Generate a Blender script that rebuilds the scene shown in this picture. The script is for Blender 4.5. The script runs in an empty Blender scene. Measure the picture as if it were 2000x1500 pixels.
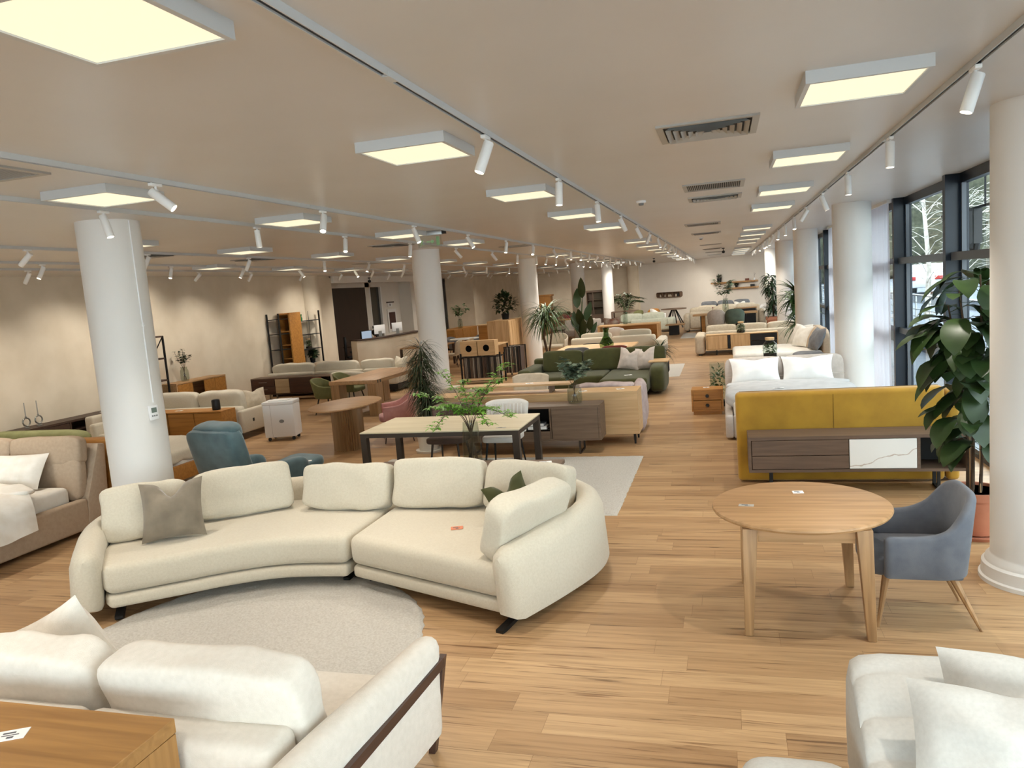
import bpy, bmesh, math, random
from mathutils import Vector, Matrix, noise
random.seed(7)
S = bpy.context.scene
COL = S.collection
R = math.radians
# ------------------------------------------------------------------ camera, sky, exposure
ZC = 3.36                                   # ceiling height
def make_camera():
    cd = bpy.data.cameras.new('camera'); co = bpy.data.objects.new('camera', cd); COL.objects.link(co)
    yaw, pitch, roll = R(16.163), R(-6.958), R(-4.455)
    w = Vector((-math.sin(yaw)*math.cos(pitch), math.cos(yaw)*math.cos(pitch), math.sin(pitch)))
    r0 = Vector((math.cos(yaw), math.sin(yaw), 0)); u0 = r0.cross(w)
    r = r0*math.cos(roll) + u0*math.sin(roll); u = -r0*math.sin(roll) + u0*math.cos(roll)
    m = Matrix.Identity(4)
    for i in range(3): m[i][0], m[i][1], m[i][2] = r[i], u[i], -w[i]
    m.translation = (0, 0, 2.35); co.matrix_world = m
    cd.sensor_width = 36; cd.lens = 1463/2000*36; cd.clip_start = .05; cd.clip_end = 300
    S.camera = co
make_camera()
S.view_settings.view_transform = 'Standard'; S.view_settings.look = 'None'
S.view_settings.exposure = 0.0; S.view_settings.gamma = 1.0; S.view_settings.use_curve_mapping = False
def make_world():
    w = bpy.data.worlds.new('overcast_sky'); S.world = w; w.use_nodes = True
    bg = w.node_tree.nodes['Background']; bg.inputs[0].default_value = (.82, .91, 1.0, 1); bg.inputs[1].default_value = SKY
SKY = 9.6
SPOT_W = 104.0
make_world()
# ------------------------------------------------------------------ materials
def lin(h):
    h = h.lstrip('#'); o = []
    for i in (0, 2, 4):
        v = int(h[i:i+2], 16)/255; o.append(v/12.92 if v <= .04045 else ((v+.055)/1.055)**2.4)
    return (*o, 1)
MATS = {}
def mat(name, h, rough=.6, kind='plain', h2=None, scale=8., bump=0., ax='X', metal=0., spec=.5, sheen=0., emit=0.):
    if name in MATS: return MATS[name]
    m = bpy.data.materials.new(name); m.use_nodes = True; nt = m.node_tree; N = nt.nodes; L = nt.links
    b = N['Principled BSDF']; c1 = lin(h); c2 = lin(h2) if h2 else tuple(v*.72 for v in c1[:3])+(1,)
    b.inputs['Base Color'].default_value = c1; b.inputs['Roughness'].default_value = rough
    b.inputs['Metallic'].default_value = metal; b.inputs['Specular IOR Level'].default_value = spec
    if sheen: b.inputs['Sheen Weight'].default_value = sheen; b.inputs['Sheen Roughness'].default_value = .5
    if emit: b.inputs['Emission Color'].default_value = c1; b.inputs['Emission Strength'].default_value = emit
    if kind in ('fabric', 'wood', 'plaster', 'leaf', 'marble', 'knit'):
        tc = N.new('ShaderNodeTexCoord'); mp = N.new('ShaderNodeMapping'); L.new(tc.outputs['Object'], mp.inputs[0])
        nz = N.new('ShaderNodeTexNoise'); nz.inputs['Scale'].default_value = scale; nz.inputs['Detail'].default_value = 6
        L.new(mp.outputs[0], nz.inputs['Vector'])
        cr = N.new('ShaderNodeValToRGB'); cr.color_ramp.elements[0].color = c2; cr.color_ramp.elements[1].color = c1
        src = nz.outputs['Fac']
        if kind == 'wood':
            s = {'X': (.4, 7, 7), 'Y': (7, .4, 7), 'Z': (7, 7, .4)}[ax]; mp.inputs['Scale'].default_value = s
            nz.inputs['Detail'].default_value = 8; nz.inputs['Distortion'].default_value = .6
            cr.color_ramp.elements[0].position = .3; cr.color_ramp.elements[1].position = .62
        elif kind == 'marble':
            # one wandering vein: |z - .3 x - c + noise|
            dp = N.new('ShaderNodeVectorMath'); dp.operation = 'DOT_PRODUCT'; dp.inputs[1].default_value = (-.3, 0, 1); L.new(mp.outputs[0], dp.inputs[0])
            ns = N.new('ShaderNodeMath'); ns.operation = 'MULTIPLY_ADD'; ns.inputs[1].default_value = .16; L.new(nz.outputs['Fac'], ns.inputs[0]); L.new(dp.outputs['Value'], ns.inputs[2])
            sb = N.new('ShaderNodeMath'); sb.operation = 'SUBTRACT'; sb.inputs[1].default_value = .37; L.new(ns.outputs[0], sb.inputs[0])
            ab = N.new('ShaderNodeMath'); ab.operation = 'ABSOLUTE'; L.new(sb.outputs[0], ab.inputs[0]); src = ab.outputs[0]
            cr.color_ramp.elements[0].position = 0; cr.color_ramp.elements[1].position = .006
        else:
            cr.color_ramp.elements[0].position = .3; cr.color_ramp.elements[1].position = .65
        L.new(src, cr.inputs[0]); L.new(cr.outputs[0], b.inputs['Base Color'])
        if bump:
            bp = N.new('ShaderNodeBump'); bp.inputs['Strength'].default_value = bump; bp.inputs['Distance'].default_value = .01
            if kind in ('fabric', 'knit'):
                n2 = N.new('ShaderNodeTexNoise' if kind == 'fabric' else 'ShaderNodeTexChecker'); n2.inputs['Scale'].default_value = 260 if kind == 'fabric' else 170
                L.new(mp.outputs[0], n2.inputs['Vector']); L.new(n2.outputs['Fac'], bp.inputs['Height'])
            else: L.new(src, bp.inputs['Height'])
            L.new(bp.outputs[0], b.inputs['Normal'])
    MATS[name] = m; return m
def glass(name, tint='ffffff', rough=0.):
    if name in MATS: return MATS[name]
    m = bpy.data.materials.new(name); m.use_nodes = True; nt = m.node_tree; N = nt.nodes; L = nt.links
    for n in list(N): N.remove(n)
    o = N.new('ShaderNodeOutputMaterial'); mx = N.new('ShaderNodeMixShader'); tr = N.new('ShaderNodeBsdfTransparent')
    gl = N.new('ShaderNodeBsdfGlossy'); fr = N.new('ShaderNodeFresnel'); fr.inputs[0].default_value = 1.5
    tr.inputs[0].default_value = lin(tint); gl.inputs['Roughness'].default_value = rough
    ge = N.new('ShaderNodeNewGeometry'); mu = N.new('ShaderNodeMath'); mu.operation = 'MULTIPLY_ADD'; mu.inputs[1].default_value = -1; mu.inputs[2].default_value = 1
    m2 = N.new('ShaderNodeMath'); m2.operation = 'MULTIPLY'; L.new(ge.outputs['Backfacing'], mu.inputs[0]); L.new(mu.outputs[0], m2.inputs[0]); L.new(fr.outputs[0], m2.inputs[1])
    L.new(m2.outputs[0], mx.inputs[0]); L.new(tr.outputs[0], mx.inputs[1]); L.new(gl.outputs[0], mx.inputs[2]); L.new(mx.outputs[0], o.inputs[0])
    MATS[name] = m; return m
def floor_mat():
    m = bpy.data.materials.new('oak_plank_floor'); m.use_nodes = True; nt = m.node_tree; N = nt.nodes; L = nt.links
    b = N['Principled BSDF']; tc = N.new('ShaderNodeTexCoord')
    br = N.new('ShaderNodeTexBrick'); br.offset = 0; br.inputs['Scale'].default_value = 1.
    br.inputs['Brick Width'].default_value = 1.25; br.inputs['Row Height'].default_value = .19
    br.inputs['Mortar Size'].default_value = .0012; br.inputs['Mortar Smooth'].default_value = .2
    br.inputs['Color1'].default_value = lin('bd9c75'); br.inputs['Color2'].default_value = lin('a3815d'); br.inputs['Mortar'].default_value = lin('8a6a4a')
    # each row of planks gets its own random shift
    sp = N.new('ShaderNodeSeparateXYZ'); L.new(tc.outputs['Object'], sp.inputs[0])
    dv = N.new('ShaderNodeMath'); dv.operation = 'DIVIDE'; dv.inputs[1].default_value = .19; L.new(sp.outputs['Y'], dv.inputs[0])
    flo = N.new('ShaderNodeMath'); flo.operation = 'FLOOR'; L.new(dv.outputs[0], flo.inputs[0])
    wn = N.new('ShaderNodeTexWhiteNoise'); wn.noise_dimensions = '1D'; L.new(flo.outputs[0], wn.inputs['W'])
    sh = N.new('ShaderNodeMath'); sh.operation = 'MULTIPLY_ADD'; sh.inputs[1].default_value = 1.25; L.new(wn.outputs['Value'], sh.inputs[0]); L.new(sp.outputs['X'], sh.inputs[2])
    cb = N.new('ShaderNodeCombineXYZ'); L.new(sh.outputs[0], cb.inputs['X']); L.new(sp.outputs['Y'], cb.inputs['Y'])
    L.new(cb.outputs[0], br.inputs['Vector'])
    mp = N.new('ShaderNodeMapping'); mp.inputs['Scale'].default_value = (.8, 20, 1); L.new(tc.outputs['Object'], mp.inputs[0])
    ad = N.new('ShaderNodeVectorMath'); ad.operation = 'MULTIPLY_ADD'; ad.inputs[1].default_value = (7, 7, 7); L.new(br.outputs['Color'], ad.inputs[0]); L.new(mp.outputs[0], ad.inputs[2])
    nz = N.new('ShaderNodeTexNoise'); nz.inputs['Scale'].default_value = 1.6; nz.inputs['Detail'].default_value = 9; nz.inputs['Roughness'].default_value = .62; nz.inputs['Distortion'].default_value = .7
    L.new(ad.outputs[0], nz.inputs['Vector'])
    cr = N.new('ShaderNodeValToRGB'); e = cr.color_ramp.elements; e[0].position = .33; e[0].color = (.24, .18, .145, 1); e[1].position = .62; e[1].color = (1.1, 1.08, 1.05, 1)
    e2 = cr.color_ramp.elements.new(.4); e2.color = (.8, .76, .71, 1)
    L.new(nz.outputs['Fac'], cr.inputs[0])
    mx = N.new('ShaderNodeMix'); mx.data_type = 'RGBA'; mx.blend_type = 'MULTIPLY'; mx.inputs[0].default_value = .85
    L.new(br.outputs['Color'], mx.inputs[6]); L.new(cr.outputs[0], mx.inputs[7]); 
    # thin dark cracks along the grain
    mp2 = N.new('ShaderNodeMapping'); mp2.inputs['Scale'].default_value = (.55, 17, 1); L.new(cb.outputs[0], mp2.inputs[0])
    n3 = N.new('ShaderNodeTexNoise'); n3.inputs['Scale'].default_value = 1.9; n3.inputs['Detail'].default_value = 5; n3.inputs['Distortion'].default_value = .9; L.new(mp2.outputs[0], n3.inputs['Vector'])
    c3 = N.new('ShaderNodeValToRGB'); q = c3.color_ramp.elements; q[0].position = .31; q[0].color = (.4, .3, .23, 1); q[1].position = .38; q[1].color = (1, 1, 1, 1); L.new(n3.outputs['Fac'], c3.inputs[0])
    m3 = N.new('ShaderNodeMix'); m3.data_type = 'RGBA'; m3.blend_type = 'MULTIPLY'; m3.inputs[0].default_value = .8; L.new(mx.outputs[2], m3.inputs[6]); L.new(c3.outputs[0], m3.inputs[7])
    L.new(m3.outputs[2], b.inputs['Base Color'])
    b.inputs['Roughness'].default_value = .42; b.inputs['Specular IOR Level'].default_value = .35
    return m
# ------------------------------------------------------------------ mesh builder
def catmull(pts, n=8, closed=False):
    P = [Vector(p) for p in pts]; out = []; k = len(P)
    for i in range(k if closed else k-1):
        if closed: a, b, c, d = P[i-1], P[i], P[(i+1) % k], P[(i+2) % k]
        else: a, b, c, d = P[max(i-1, 0)], P[i], P[i+1], P[min(i+2, k-1)]
        for j in range(n):
            t = j/n; out.append(.5*((2*b)+(c-a)*t+(2*a-5*b+4*c-d)*t*t+(3*b-a-3*c+d)*t**3))
    if not closed: out.append(P[-1])
    return out
class B:
    def __init__(s): s.bm = bmesh.new(); s.sm = 40
    def _add(s, t, M=None):
        if M is not None: bmesh.ops.transform(t, matrix=M, verts=t.verts)
        me = bpy.data.meshes.new('tmp'); t.to_mesh(me); t.free(); s.bm.from_mesh(me); bpy.data.meshes.remove(me); return s
    def box(s, x0, x1, y0, y1, z0, z1, bev=0., seg=2, M=None):
        t = bmesh.new(); bmesh.ops.create_cube(t, size=1)
        for v in t.verts: v.co = Vector(((x0+x1)/2+v.co.x*(x1-x0), (y0+y1)/2+v.co.y*(y1-y0), (z0+z1)/2+v.co.z*(z1-z0)))
        if bev: bmesh.ops.bevel(t, geom=t.edges[:], offset=min(bev, .49*min(abs(x1-x0), abs(y1-y0), abs(z1-z0))), segments=seg, profile=.5, affect='EDGES')
        return s._add(t, M)
    def soft(s, c, d, n=5., cuts=7, M=None, wob=0., crown=0., seed=0):
        """stuffed block: superellipsoid of size d at c"""
        t = bmesh.new(); bmesh.ops.create_cube(t, size=2); bmesh.ops.subdivide_edges(t, edges=t.edges[:], cuts=cuts, use_grid_fill=True)
        for v in t.verts:
            p = v.co; mx = max(abs(p.x), abs(p.y), abs(p.z)); l = (abs(p.x)**n+abs(p.y)**n+abs(p.z)**n)**(1/n)
            q = p*(mx/l) if l else p
            if crown: q = Vector((q.x, q.y*(1+crown*(1-p.x*p.x)*(1-p.z*p.z)), q.z))
            q = Vector((q.x*d[0]/2, q.y*d[1]/2, q.z*d[2]/2))
            if wob: q = q+wob*noise.noise_vector(q*5+Vector((seed*3.1, seed, 0)))
            v.co = q+Vector(c)
        return s._add(t, M)
    def pillow(s, w, h, t_, M=None, chop=0., pinch=.08, seed=0, n=14):
        """scatter pillow standing in XZ, thickness along Y, bottom edge at z=0"""
        t = bmesh.new(); g = []
        for side in (1, -1):
            gr = []
            for j in range(n+1):
                row = []
                for i in range(n+1):
                    u, v = -1+2*i/n, -1+2*j/n
                    x = u*(1-pinch*(1-v*v))*w/2; z = v*(1-pinch*(1-u*u))*h/2
                    z -= chop*math.exp(-(u/.3)**2)*max(0, (v+.2)/1.2)**2
                    y = side*t_/2*(max(0, 1-u*u)*max(0, 1-v*v))**.52*1.15
                    q = noise.noise(Vector((u*2.2+seed, v*2.2, side+seed)))
                    y += q*.16*t_*(1-u*u)*(1-v*v)+side*chop*.12*math.cos(9*u)*math.exp(-((v-.75)/.3)**2)*(1-u*u)*(1-v*v)**.5
                    row.append(t.verts.new((x, y, z+h/2)))
                gr.append(row)
            g.append(gr)
        for k, gr in enumerate(g):
            for j in range(n):
                for i in range(n):
                    f = [gr[j][i], gr[j][i+1], gr[j+1][i+1], gr[j+1][i]]
                    t.faces.new(f if k else f[::-1])
        bmesh.ops.remove_doubles(t, verts=t.verts[:], dist=1e-5)
        return s._add(t, M)
    def prism(s, poly, z0, z1, bev=0., seg=3, M=None, ang=50):
        t = bmesh.new(); vs = [t.verts.new((p[0], p[1], z0)) for p in poly]; f = t.faces.new(vs)
        e = bmesh.ops.extrude_face_region(t, geom=[f]); 
        for v in e['geom']:
            if isinstance(v, bmesh.types.BMVert): v.co.z = z1
        bmesh.ops.recalc_face_normals(t, faces=t.faces[:])
        if bev:
            ed = [x for x in t.edges if len(x.link_faces) == 2 and x.calc_face_angle() > R(ang)]
            bmesh.ops.bevel(t, geom=ed, offset=bev, segments=seg, profile=.5, affect='EDGES', clamp_overlap=True)
        return s._add(t, M)
    def lathe(s, prof, seg=24, c=(0, 0, 0), M=None, sx=1, sy=1):
        t = bmesh.new(); rings = []
        for r, z in prof:
            rings.append([t.verts.new((c[0]+max(r, 1e-4)*sx*math.cos(2*math.pi*k/seg), c[1]+max(r, 1e-4)*sy*math.sin(2*math.pi*k/seg), c[2]+z)) for k in range(seg)])
        for a, b in zip(rings, rings[1:]):
            for k in range(seg): t.faces.new((a[k], a[(k+1) % seg], b[(k+1) % seg], b[k]))
        if prof[0][0] > 1e-3: t.faces.new(rings[0][::-1])
        if prof[-1][0] > 1e-3: t.faces.new(rings[-1])
        bmesh.ops.remove_doubles(t, verts=t.verts[:], dist=5e-4*0+1e-6)
        return s._add(t, M)
    def tube(s, pts, r, seg=6, M=None):
        t = bmesh.new(); P = [Vector(p) for p in pts]; rings = []
        rr = r if isinstance(r, (list, tuple)) else [r]*len(P)
        for i, p in enumerate(P):
            d = (P[min(i+1, len(P)-1)]-P[max(i-1, 0)]).normalized(); a = d.orthogonal().normalized()
            if i and abs(a.dot(pa)) < .3: a = (pa-d*pa.dot(d)).normalized()
            elif i: a = (pa-d*pa.dot(d)).normalized()
            pa = a; b = d.cross(a)
            rings.append([t.verts.new(p+rr[i]*(a*math.cos(2*math.pi*k/seg)+b*math.sin(2*math.pi*k/seg))) for k in range(seg)])
        for a, b in zip(rings, rings[1:]):
            for k in range(seg): t.faces.new((a[k], a[(k+1) % seg], b[(k+1) % seg], b[k]))
        t.faces.new(rings[0][::-1]); t.faces.new(rings[-1])
        return s._add(t, M)
    def bar(s, p0, p1, a0, b0, a1=None, b1=None, M=None, bev=0.):
        """tapered square bar between two points (a along x, b along y)"""
        a1 = a0 if a1 is None else a1; b1 = b0 if b1 is None else b1
        t = bmesh.new(); v = []
        for p, a, b in ((p0, a0, b0), (p1, a1, b1)):
            for sx, sy in ((-1, -1), (1, -1), (1, 1), (-1, 1)): v.append(t.verts.new((p[0]+sx*a/2, p[1]+sy*b/2, p[2])))
        t.faces.new(v[3::-1]); t.faces.new(v[4:])
        for k in range(4): t.faces.new((v[k], v[(k+1) % 4], v[4+(k+1) % 4], v[4+k]))
        bmesh.ops.recalc_face_normals(t, faces=t.faces[:])
        if bev: bmesh.ops.bevel(t, geom=t.edges[:], offset=bev, segments=2, profile=.5, affect='EDGES')
        return s._add(t, M)
    def shell(s, path, th, z0, z1, lean=None, M=None, n=6, rt=None, smooth=True):
        """upholstered wall swept along a plan path with a round top; z0,z1,lean per point"""
        k = len(path); f = lambda q: q if isinstance(q, (list, tuple)) else [q]*k
        z0, z1, lean = f(z0), f(z1), f(lean or 0.)
        P4 = [Vector((p[0], p[1], 0)) for p in path]
        if smooth and n > 1:
            Q = catmull([(*p, ) for p in P4], n); Zs = catmull([(a, b, c) for a, b, c in zip(z0, z1, lean)], n)
        else: Q = P4; Zs = [Vector(q) for q in zip(z0, z1, lean)]
        t = bmesh.new(); rings = []; m = len(Q); r = th/2; rt = rt or r
        idx = [(0, .35), (0, .8), (0, 1)]+[(i, 1) for i in range(1, m-1)]+[(m-1, 1), (m-1, .8), (m-1, .35)]
        for j, (i, sc) in enumerate(idx):
            q = Q[i]; d = (Q[min(i+1, m-1)]-Q[max(i-1, 0)]).normalized(); nn = Vector((d.y, -d.x, 0))
            if sc < 1:
                q = q - d*(r*.9 if sc < .5 else r*.55)*(1 if j < 3 else -1)
            a, b, l = Zs[i]; hr = r*sc
            prof = [(-hr*.85, a), (-hr, a+.3*rt), (-hr, b-rt), (-hr*.75, b-rt*.35), (-hr*.3, b-rt*.04), (hr*.3, b-rt*.04), (hr*.75, b-rt*.35), (hr, b-rt), (hr, a+.3*rt), (hr*.85, a)]
            if sc < 1:
                sh = r*(.55 if sc < .5 else .2); prof = [(o, z+sh*(.6 if z < (a+b)/2 else -1)) for o, z in prof]
            rings.append([t.verts.new(q+nn*(o+l*(z-a)/max(b-a, .01))+Vector((0, 0, z))) for o, z in prof])
        w = len(rings[0])
        for a, b in zip(rings, rings[1:]):
            for k_ in range(w): t.faces.new((a[k_], a[(k_+1) % w], b[(k_+1) % w], b[k_]))
        t.faces.new(rings[0][::-1]); t.faces.new(rings[-1]); bmesh.ops.recalc_face_normals(t, faces=t.faces[:])
        return s._add(t, M)
    def leaf(s, p, d, L, w, droop=.5, fold=.25, seg=5, tip=.6, up=None):
        """one leaf blade: starts at p towards d and droops"""
        p = Vector(p); d = Vector(d).normalized(); side = d.cross(Vector((0, 0, 1)))
        side = side.normalized() if side.length > .05 else Vector((1, 0, 0))
        prev = None
        for i in range(seg+1):
            t = i/seg; wi = w*max(.04, math.sin(math.pi*min(.999, t**tip))**.8)/2 if tip else w/2*(1-t)
            nn = side.cross(d).normalized()
            row = [s.bm.verts.new(p-side*wi+nn*wi*fold), s.bm.verts.new(p), s.bm.verts.new(p+side*wi+nn*wi*fold)]
            if prev:
                s.bm.faces.new((prev[0], prev[1], row[1], row[0])); s.bm.faces.new((prev[1], prev[2], row[2], row[1]))
            prev = row; d = (d+Vector((0, 0, -droop/seg))).normalized(); p = p+d*(L/seg)
        return s
    def done(s, smooth=True):
        me = bpy.data.meshes.new('m'); s.bm.to_mesh(me); s.bm.free()
        if smooth:
            me.polygons.foreach_set('use_smooth', [True]*len(me.polygons)); 
            try: me.set_sharp_from_angle(angle=R(s.sm))
            except Exception: pass
        return me
def TR(x=0, y=0, z=0, rz=0, rx=0, ry=0):
    return Matrix.Translation((x, y, z)) @ Matrix.Rotation(R(rz), 4, 'Z') @ Matrix.Rotation(R(rx), 4, 'X') @ Matrix.Rotation(R(ry), 4, 'Y')
def mesh_obj(name, b, m, parent=None, shift=None, smooth=True):
    me = b.done(smooth); me.name = name
    if shift is not None: me.transform(Matrix.Translation(-Vector(shift)))
    o = bpy.data.objects.new(name, me); COL.objects.link(o); me.materials.append(m)
    if parent: o.parent = parent
    return o
class T:
    """a thing: an empty at its base with parts; parts are given in world coordinates unless local"""
    def __init__(s, name, label, cat, loc=(0, 0, 0), rz=0, group=None, local=False):
        o = bpy.data.objects.new(name, None); COL.objects.link(o); o.empty_display_size = .1
        o.location = loc; o.rotation_euler = (0, 0, R(rz)); o['label'] = label; o['category'] = cat
        if group: o['group'] = group
        s.o = o; s.loc = loc; s.local = local
    def part(s, name, b, m, parent=None, label=None, smooth=True):
        o = mesh_obj(name, b, m, parent or s.o, None if s.local else s.loc, smooth)
        if label: o['label'] = label
        return o
def one(name, label, cat, b, m, loc=None, group=None, kind=None, smooth=True):
    """a thing that is a single mesh, world coordinates"""
    o = mesh_obj(name, b, m, None, loc, smooth)
    if loc: o.location = loc
    o['label'] = label; o['category'] = cat
    if group: o['group'] = group
    if kind: o['kind'] = kind
    return o
def struct(name, b, m, smooth=False, cat=None):
    o = mesh_obj(name, b, m, None, None, smooth); o['kind'] = 'structure'; return o
def dup(o, loc=None, rz=None, label=None, group=None):
    r = o.copy(); COL.objects.link(r)
    if loc is not None: r.location = loc
    if rz is not None: r.rotation_euler = (0, 0, R(rz))
    if label: r['label'] = label
    if group: r['group'] = group
    for ch in o.children:
        c = ch.copy(); COL.objects.link(c); c.parent = r
        for g in ch.children:
            d = g.copy(); COL.objects.link(d); d.parent = c
    return r
ORD = ['nearest', 'second', 'third', 'fourth', 'fifth', 'sixth', 'seventh', 'eighth', 'ninth', 'tenth', 'eleventh', 'twelfth', 'thirteenth', 'fourteenth', 'fifteenth', 'sixteenth', 'seventeenth', 'eighteenth', 'nineteenth', 'twentieth', 'twenty-first', 'twenty-second', 'twenty-third', 'twenty-fourth', 'twenty-fifth', 'twenty-sixth']
# palette
cream = mat('cream_boucle', 'cdc4b1', .9, 'fabric', 'c6bca8', 60, .3, sheen=.2)
ivory = mat('ivory_chenille', 'dfd7cb', .9, 'fabric', 'd7cfc2', 30, .25, sheen=.2)
white_knit = mat('white_woven', 'cac8c2', .9, 'knit', 'c2c0ba', 60, .25)
linen = mat('white_linen', 'f0ebe2', .85, 'fabric', 'e6dfd3', 9, .15)
taupe = mat('taupe_fabric', 'b9a48d', .9, 'fabric', 'b19c85', 30, .3)
beige = mat('beige_fabric', 'cfc2ad', .9, 'fabric', 'c0b29c', 14, .3)
greige = mat('greige_fabric', 'c9bdb4', .9, 'fabric', 'bab0a6', 14, .25)
teal = mat('teal_velvet', '4c6468', .8, 'fabric', '3b5156', 7, .15, sheen=.4)
bluegrey = mat('bluegrey_suede', '64676e', .85, 'fabric', '555962', 9, .12, sheen=.15)
mustard = mat('mustard_velvet', 'b28620', .8, 'fabric', '9f7416', 4, .1, sheen=.2)
green_f = mat('forest_green_fabric', '434419', .85, 'fabric', '393a14', 8, .25, sheen=.15)
olive = mat('olive_fabric', '74744a', .85, 'fabric', '67673e', 8, .2)
pink = mat('dusty_pink_velvet', 'd89f98', .8, 'fabric', 'c78b85', 8, .1, sheen=.3)
greyvel = mat('taupe_velvet', '857865', .75, 'fabric', '6d6150', 6, .1, sheen=.5)
brown_l = mat('brown_leatherette', '5c463a', .6, 'fabric', '4d3a30', 10, .1)
grey_f = mat('grey_fabric', '77787b', .9, 'fabric', '67686b', 10, .2)
lilac = mat('pale_lilac_quilt', 'b7a6a2', .9, 'fabric', 'a79592', 12, .2)
oak = mat('oak_wood', 'b99166', .5, 'wood', '9d784f', 3.2, .05)
oak_y = mat('oak_wood_lengthwise', 'b99166', .5, 'wood', '9d784f', 3.2, .05, ax='Y')
oak_z = mat('oak_wood_upright', 'b08a60', .5, 'wood', '8f6d49', 3.2, .05, ax='Z')
pale_oak = mat('pale_oak_wood', 'd2ae80', .5, 'wood', 'bd9768', 3, .04)
pale_oak_z = mat('pale_oak_wood_upright', 'd2ae80', .5, 'wood', 'b89162', 3, .04, ax='Z')
gold_oak = mat('golden_oak_wood', 'b07a38', .5, 'wood', '96642a', 3, .04)
walnut = mat('grey_walnut_wood', '6a5443', .55, 'wood', '564334', 4, .05)
dark_wood = mat('dark_brown_wood', '47342a', .5, 'wood', '38281f', 4, .04)
ash_brown = mat('ash_brown_wood', '735d4a', .55, 'wood', '5e4a3a', 4, .04)
black = mat('black_metal', '1b1b1c', .45, metal=.3)
black_in = mat('black_interior', '141312', .7)
bronze = mat('bronze_metal', '4a4038', .45, metal=.4)
white_m = mat('white_metal', 'ecebe8', .45)
white_p = mat('white_plastic', 'efefef', .4)
steel = mat('brushed_steel', 'b9b9b7', .35, metal=.9)
ceramic = mat('beige_ceramic_top', 'd8ccb0', .4, 'wood', 'c9bb9c', 2, 0)
marble = mat('white_marble_front', 'ecebe6', .3, 'marble', 'b39c8a', 4)
terracotta = mat('terracotta', 'bd7a5c', .75, 'fabric', 'ad6b4f', 5)
pot_w = mat('white_pot', 'd9d3c8', .6)
soil = mat('potting_soil', '2b211a', .95)
bark = mat('bark_brown', '5b4735', .9, 'fabric', '46362a', 20, .4)
leaf_fig = mat('fig_leaf_green', '344a22', .42, 'leaf', '243819', 5)
leaf_dk = mat('dark_leaf_green', '2b3f22', .45, 'leaf', '1e3619', 5)
leaf_md = mat('mid_leaf_green', '44602e', .5, 'leaf', '314a23', 6)
leaf_lt = mat('fresh_leaf_green', '8dc34a', .5, 'leaf', '6fa53a', 8)
leaf_eu = mat('eucalyptus_green', '8a9c84', .6, 'leaf', '6d8069', 6)
rug_m = mat('cream_shag', 'dbd6cd', .95, 'fabric', 'c8c1b6', 60, 1.)
paper = mat('white_paper', 'f2f2f0', .6)
ink = mat('grey_print', '5b5b60', .7)
gls = glass('clear_glass', 'f2f6f4'); gls_v = glass('vase_glass', 'f0f3f0'); gls_g = glass('green_glass', 'b9cbaa')
# ------------------------------------------------------------------ the room
wall_m = mat('wall_plaster', 'dccfba', .8, 'plaster', 'd0c2ab', 1.6, .12)
wall_w = mat('wall_white', 'e8e3da', .8, 'plaster', 'e4dfd6', 2, .03)
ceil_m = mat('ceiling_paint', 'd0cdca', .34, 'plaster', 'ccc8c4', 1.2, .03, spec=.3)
col_m = mat('column_paint', 'e4e1dc', .6)
navy = mat('navy_mullion', '121c28', .35, spec=.4)
frame_g = mat('grey_window_frame', '5a5d61', .4, metal=.4)
def room():
    fl = floor_mat()
    struct('floor', B().box(-18, 3.0, -5, 48, -.2, 0), fl)
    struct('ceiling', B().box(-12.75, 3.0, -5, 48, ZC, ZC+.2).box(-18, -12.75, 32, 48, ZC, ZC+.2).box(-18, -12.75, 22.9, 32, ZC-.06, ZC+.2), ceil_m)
    struct('wall_left', B().box(-12.95, -12.75, -5, 23.0, 0, ZC).box(-16.5, -12.95, 22.8, 23.0, 0, ZC).lathe([(.33, 0), (.33, ZC)], 32, (-12.75, 21.5, 0)), wall_m, True)
    struct('wall_back', B().box(-12.95, -9.1, -5.2, -5, 0, ZC).box(-9.1, 3.0, -5.2, -5, 3.26, ZC), wall_w)
    # slightly oblique end wall
    far = B().prism([(-4.9, 46.0), (3.2, 40.0), (3.3, 40.2), (-4.8, 46.2)], 0, ZC)
    struct('wall_far', far, wall_w)
    struct('wall_rear', B().box(-18, -4.7, 47.0, 47.2, 0, ZC).box(-5.1, -4.9, 45.9, 47.1, 0, ZC).box(-18.2, -18, 22.8, 47.2, 0, ZC).lathe([(.4, 0), (.4, ZC)], 24, (-5.2, 46.2, 0)), wall_m, True)
    struct('wall_middle', B().box(-14.3, -12.75, 38.0, 38.3, 0, ZC).box(-12.95, -12.75, 38.3, 47, 0, ZC), wall_m)
    struct('wall_recess', B().box(-15.7, -15.5, 32.6, 34.7, 0, ZC).box(-15.7, -14.85, 34.6, 34.75, 0, ZC).box(-15.7, -15.5, 30.95, 31.4, 0, ZC).box(-15.7, -15.5, 23, 32.6, 3.08, ZC).box(-15, -14.85, 34.75, 38.3, 0, ZC).box(-15.7,-15.5,31.4,32.6,0,.3), wall_w)
    struct('trim_1', B().box(-12.85, -12.65, 23.0, 31.0, 3.13, ZC-.0), wall_w)
    struct('wall_panel', B().box(-15.66, -15.5, 23, 30.95, 0, 3.08), mat('dark_brown_panelling', '35241a', .5, 'wood', '2a1b13', 5, .05, ax='Z'))
    d = struct('door_1', B().box(-15.62, -15.58, 31.4, 32.5, .3, 3.08), mat('dark_glass_door', '11181a', .1, spec=.6))
    mesh_obj('door_frame', B().box(-15.64, -15.48, 31.36, 31.42, 0, 3.08).box(-15.64, -15.48, 32.46, 32.6, 0, 3.08), white_m, d)
    struct('baseboard_left', B().box(-12.75, -12.72, -5, 23, 0, .09), wall_w)
room()
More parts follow.
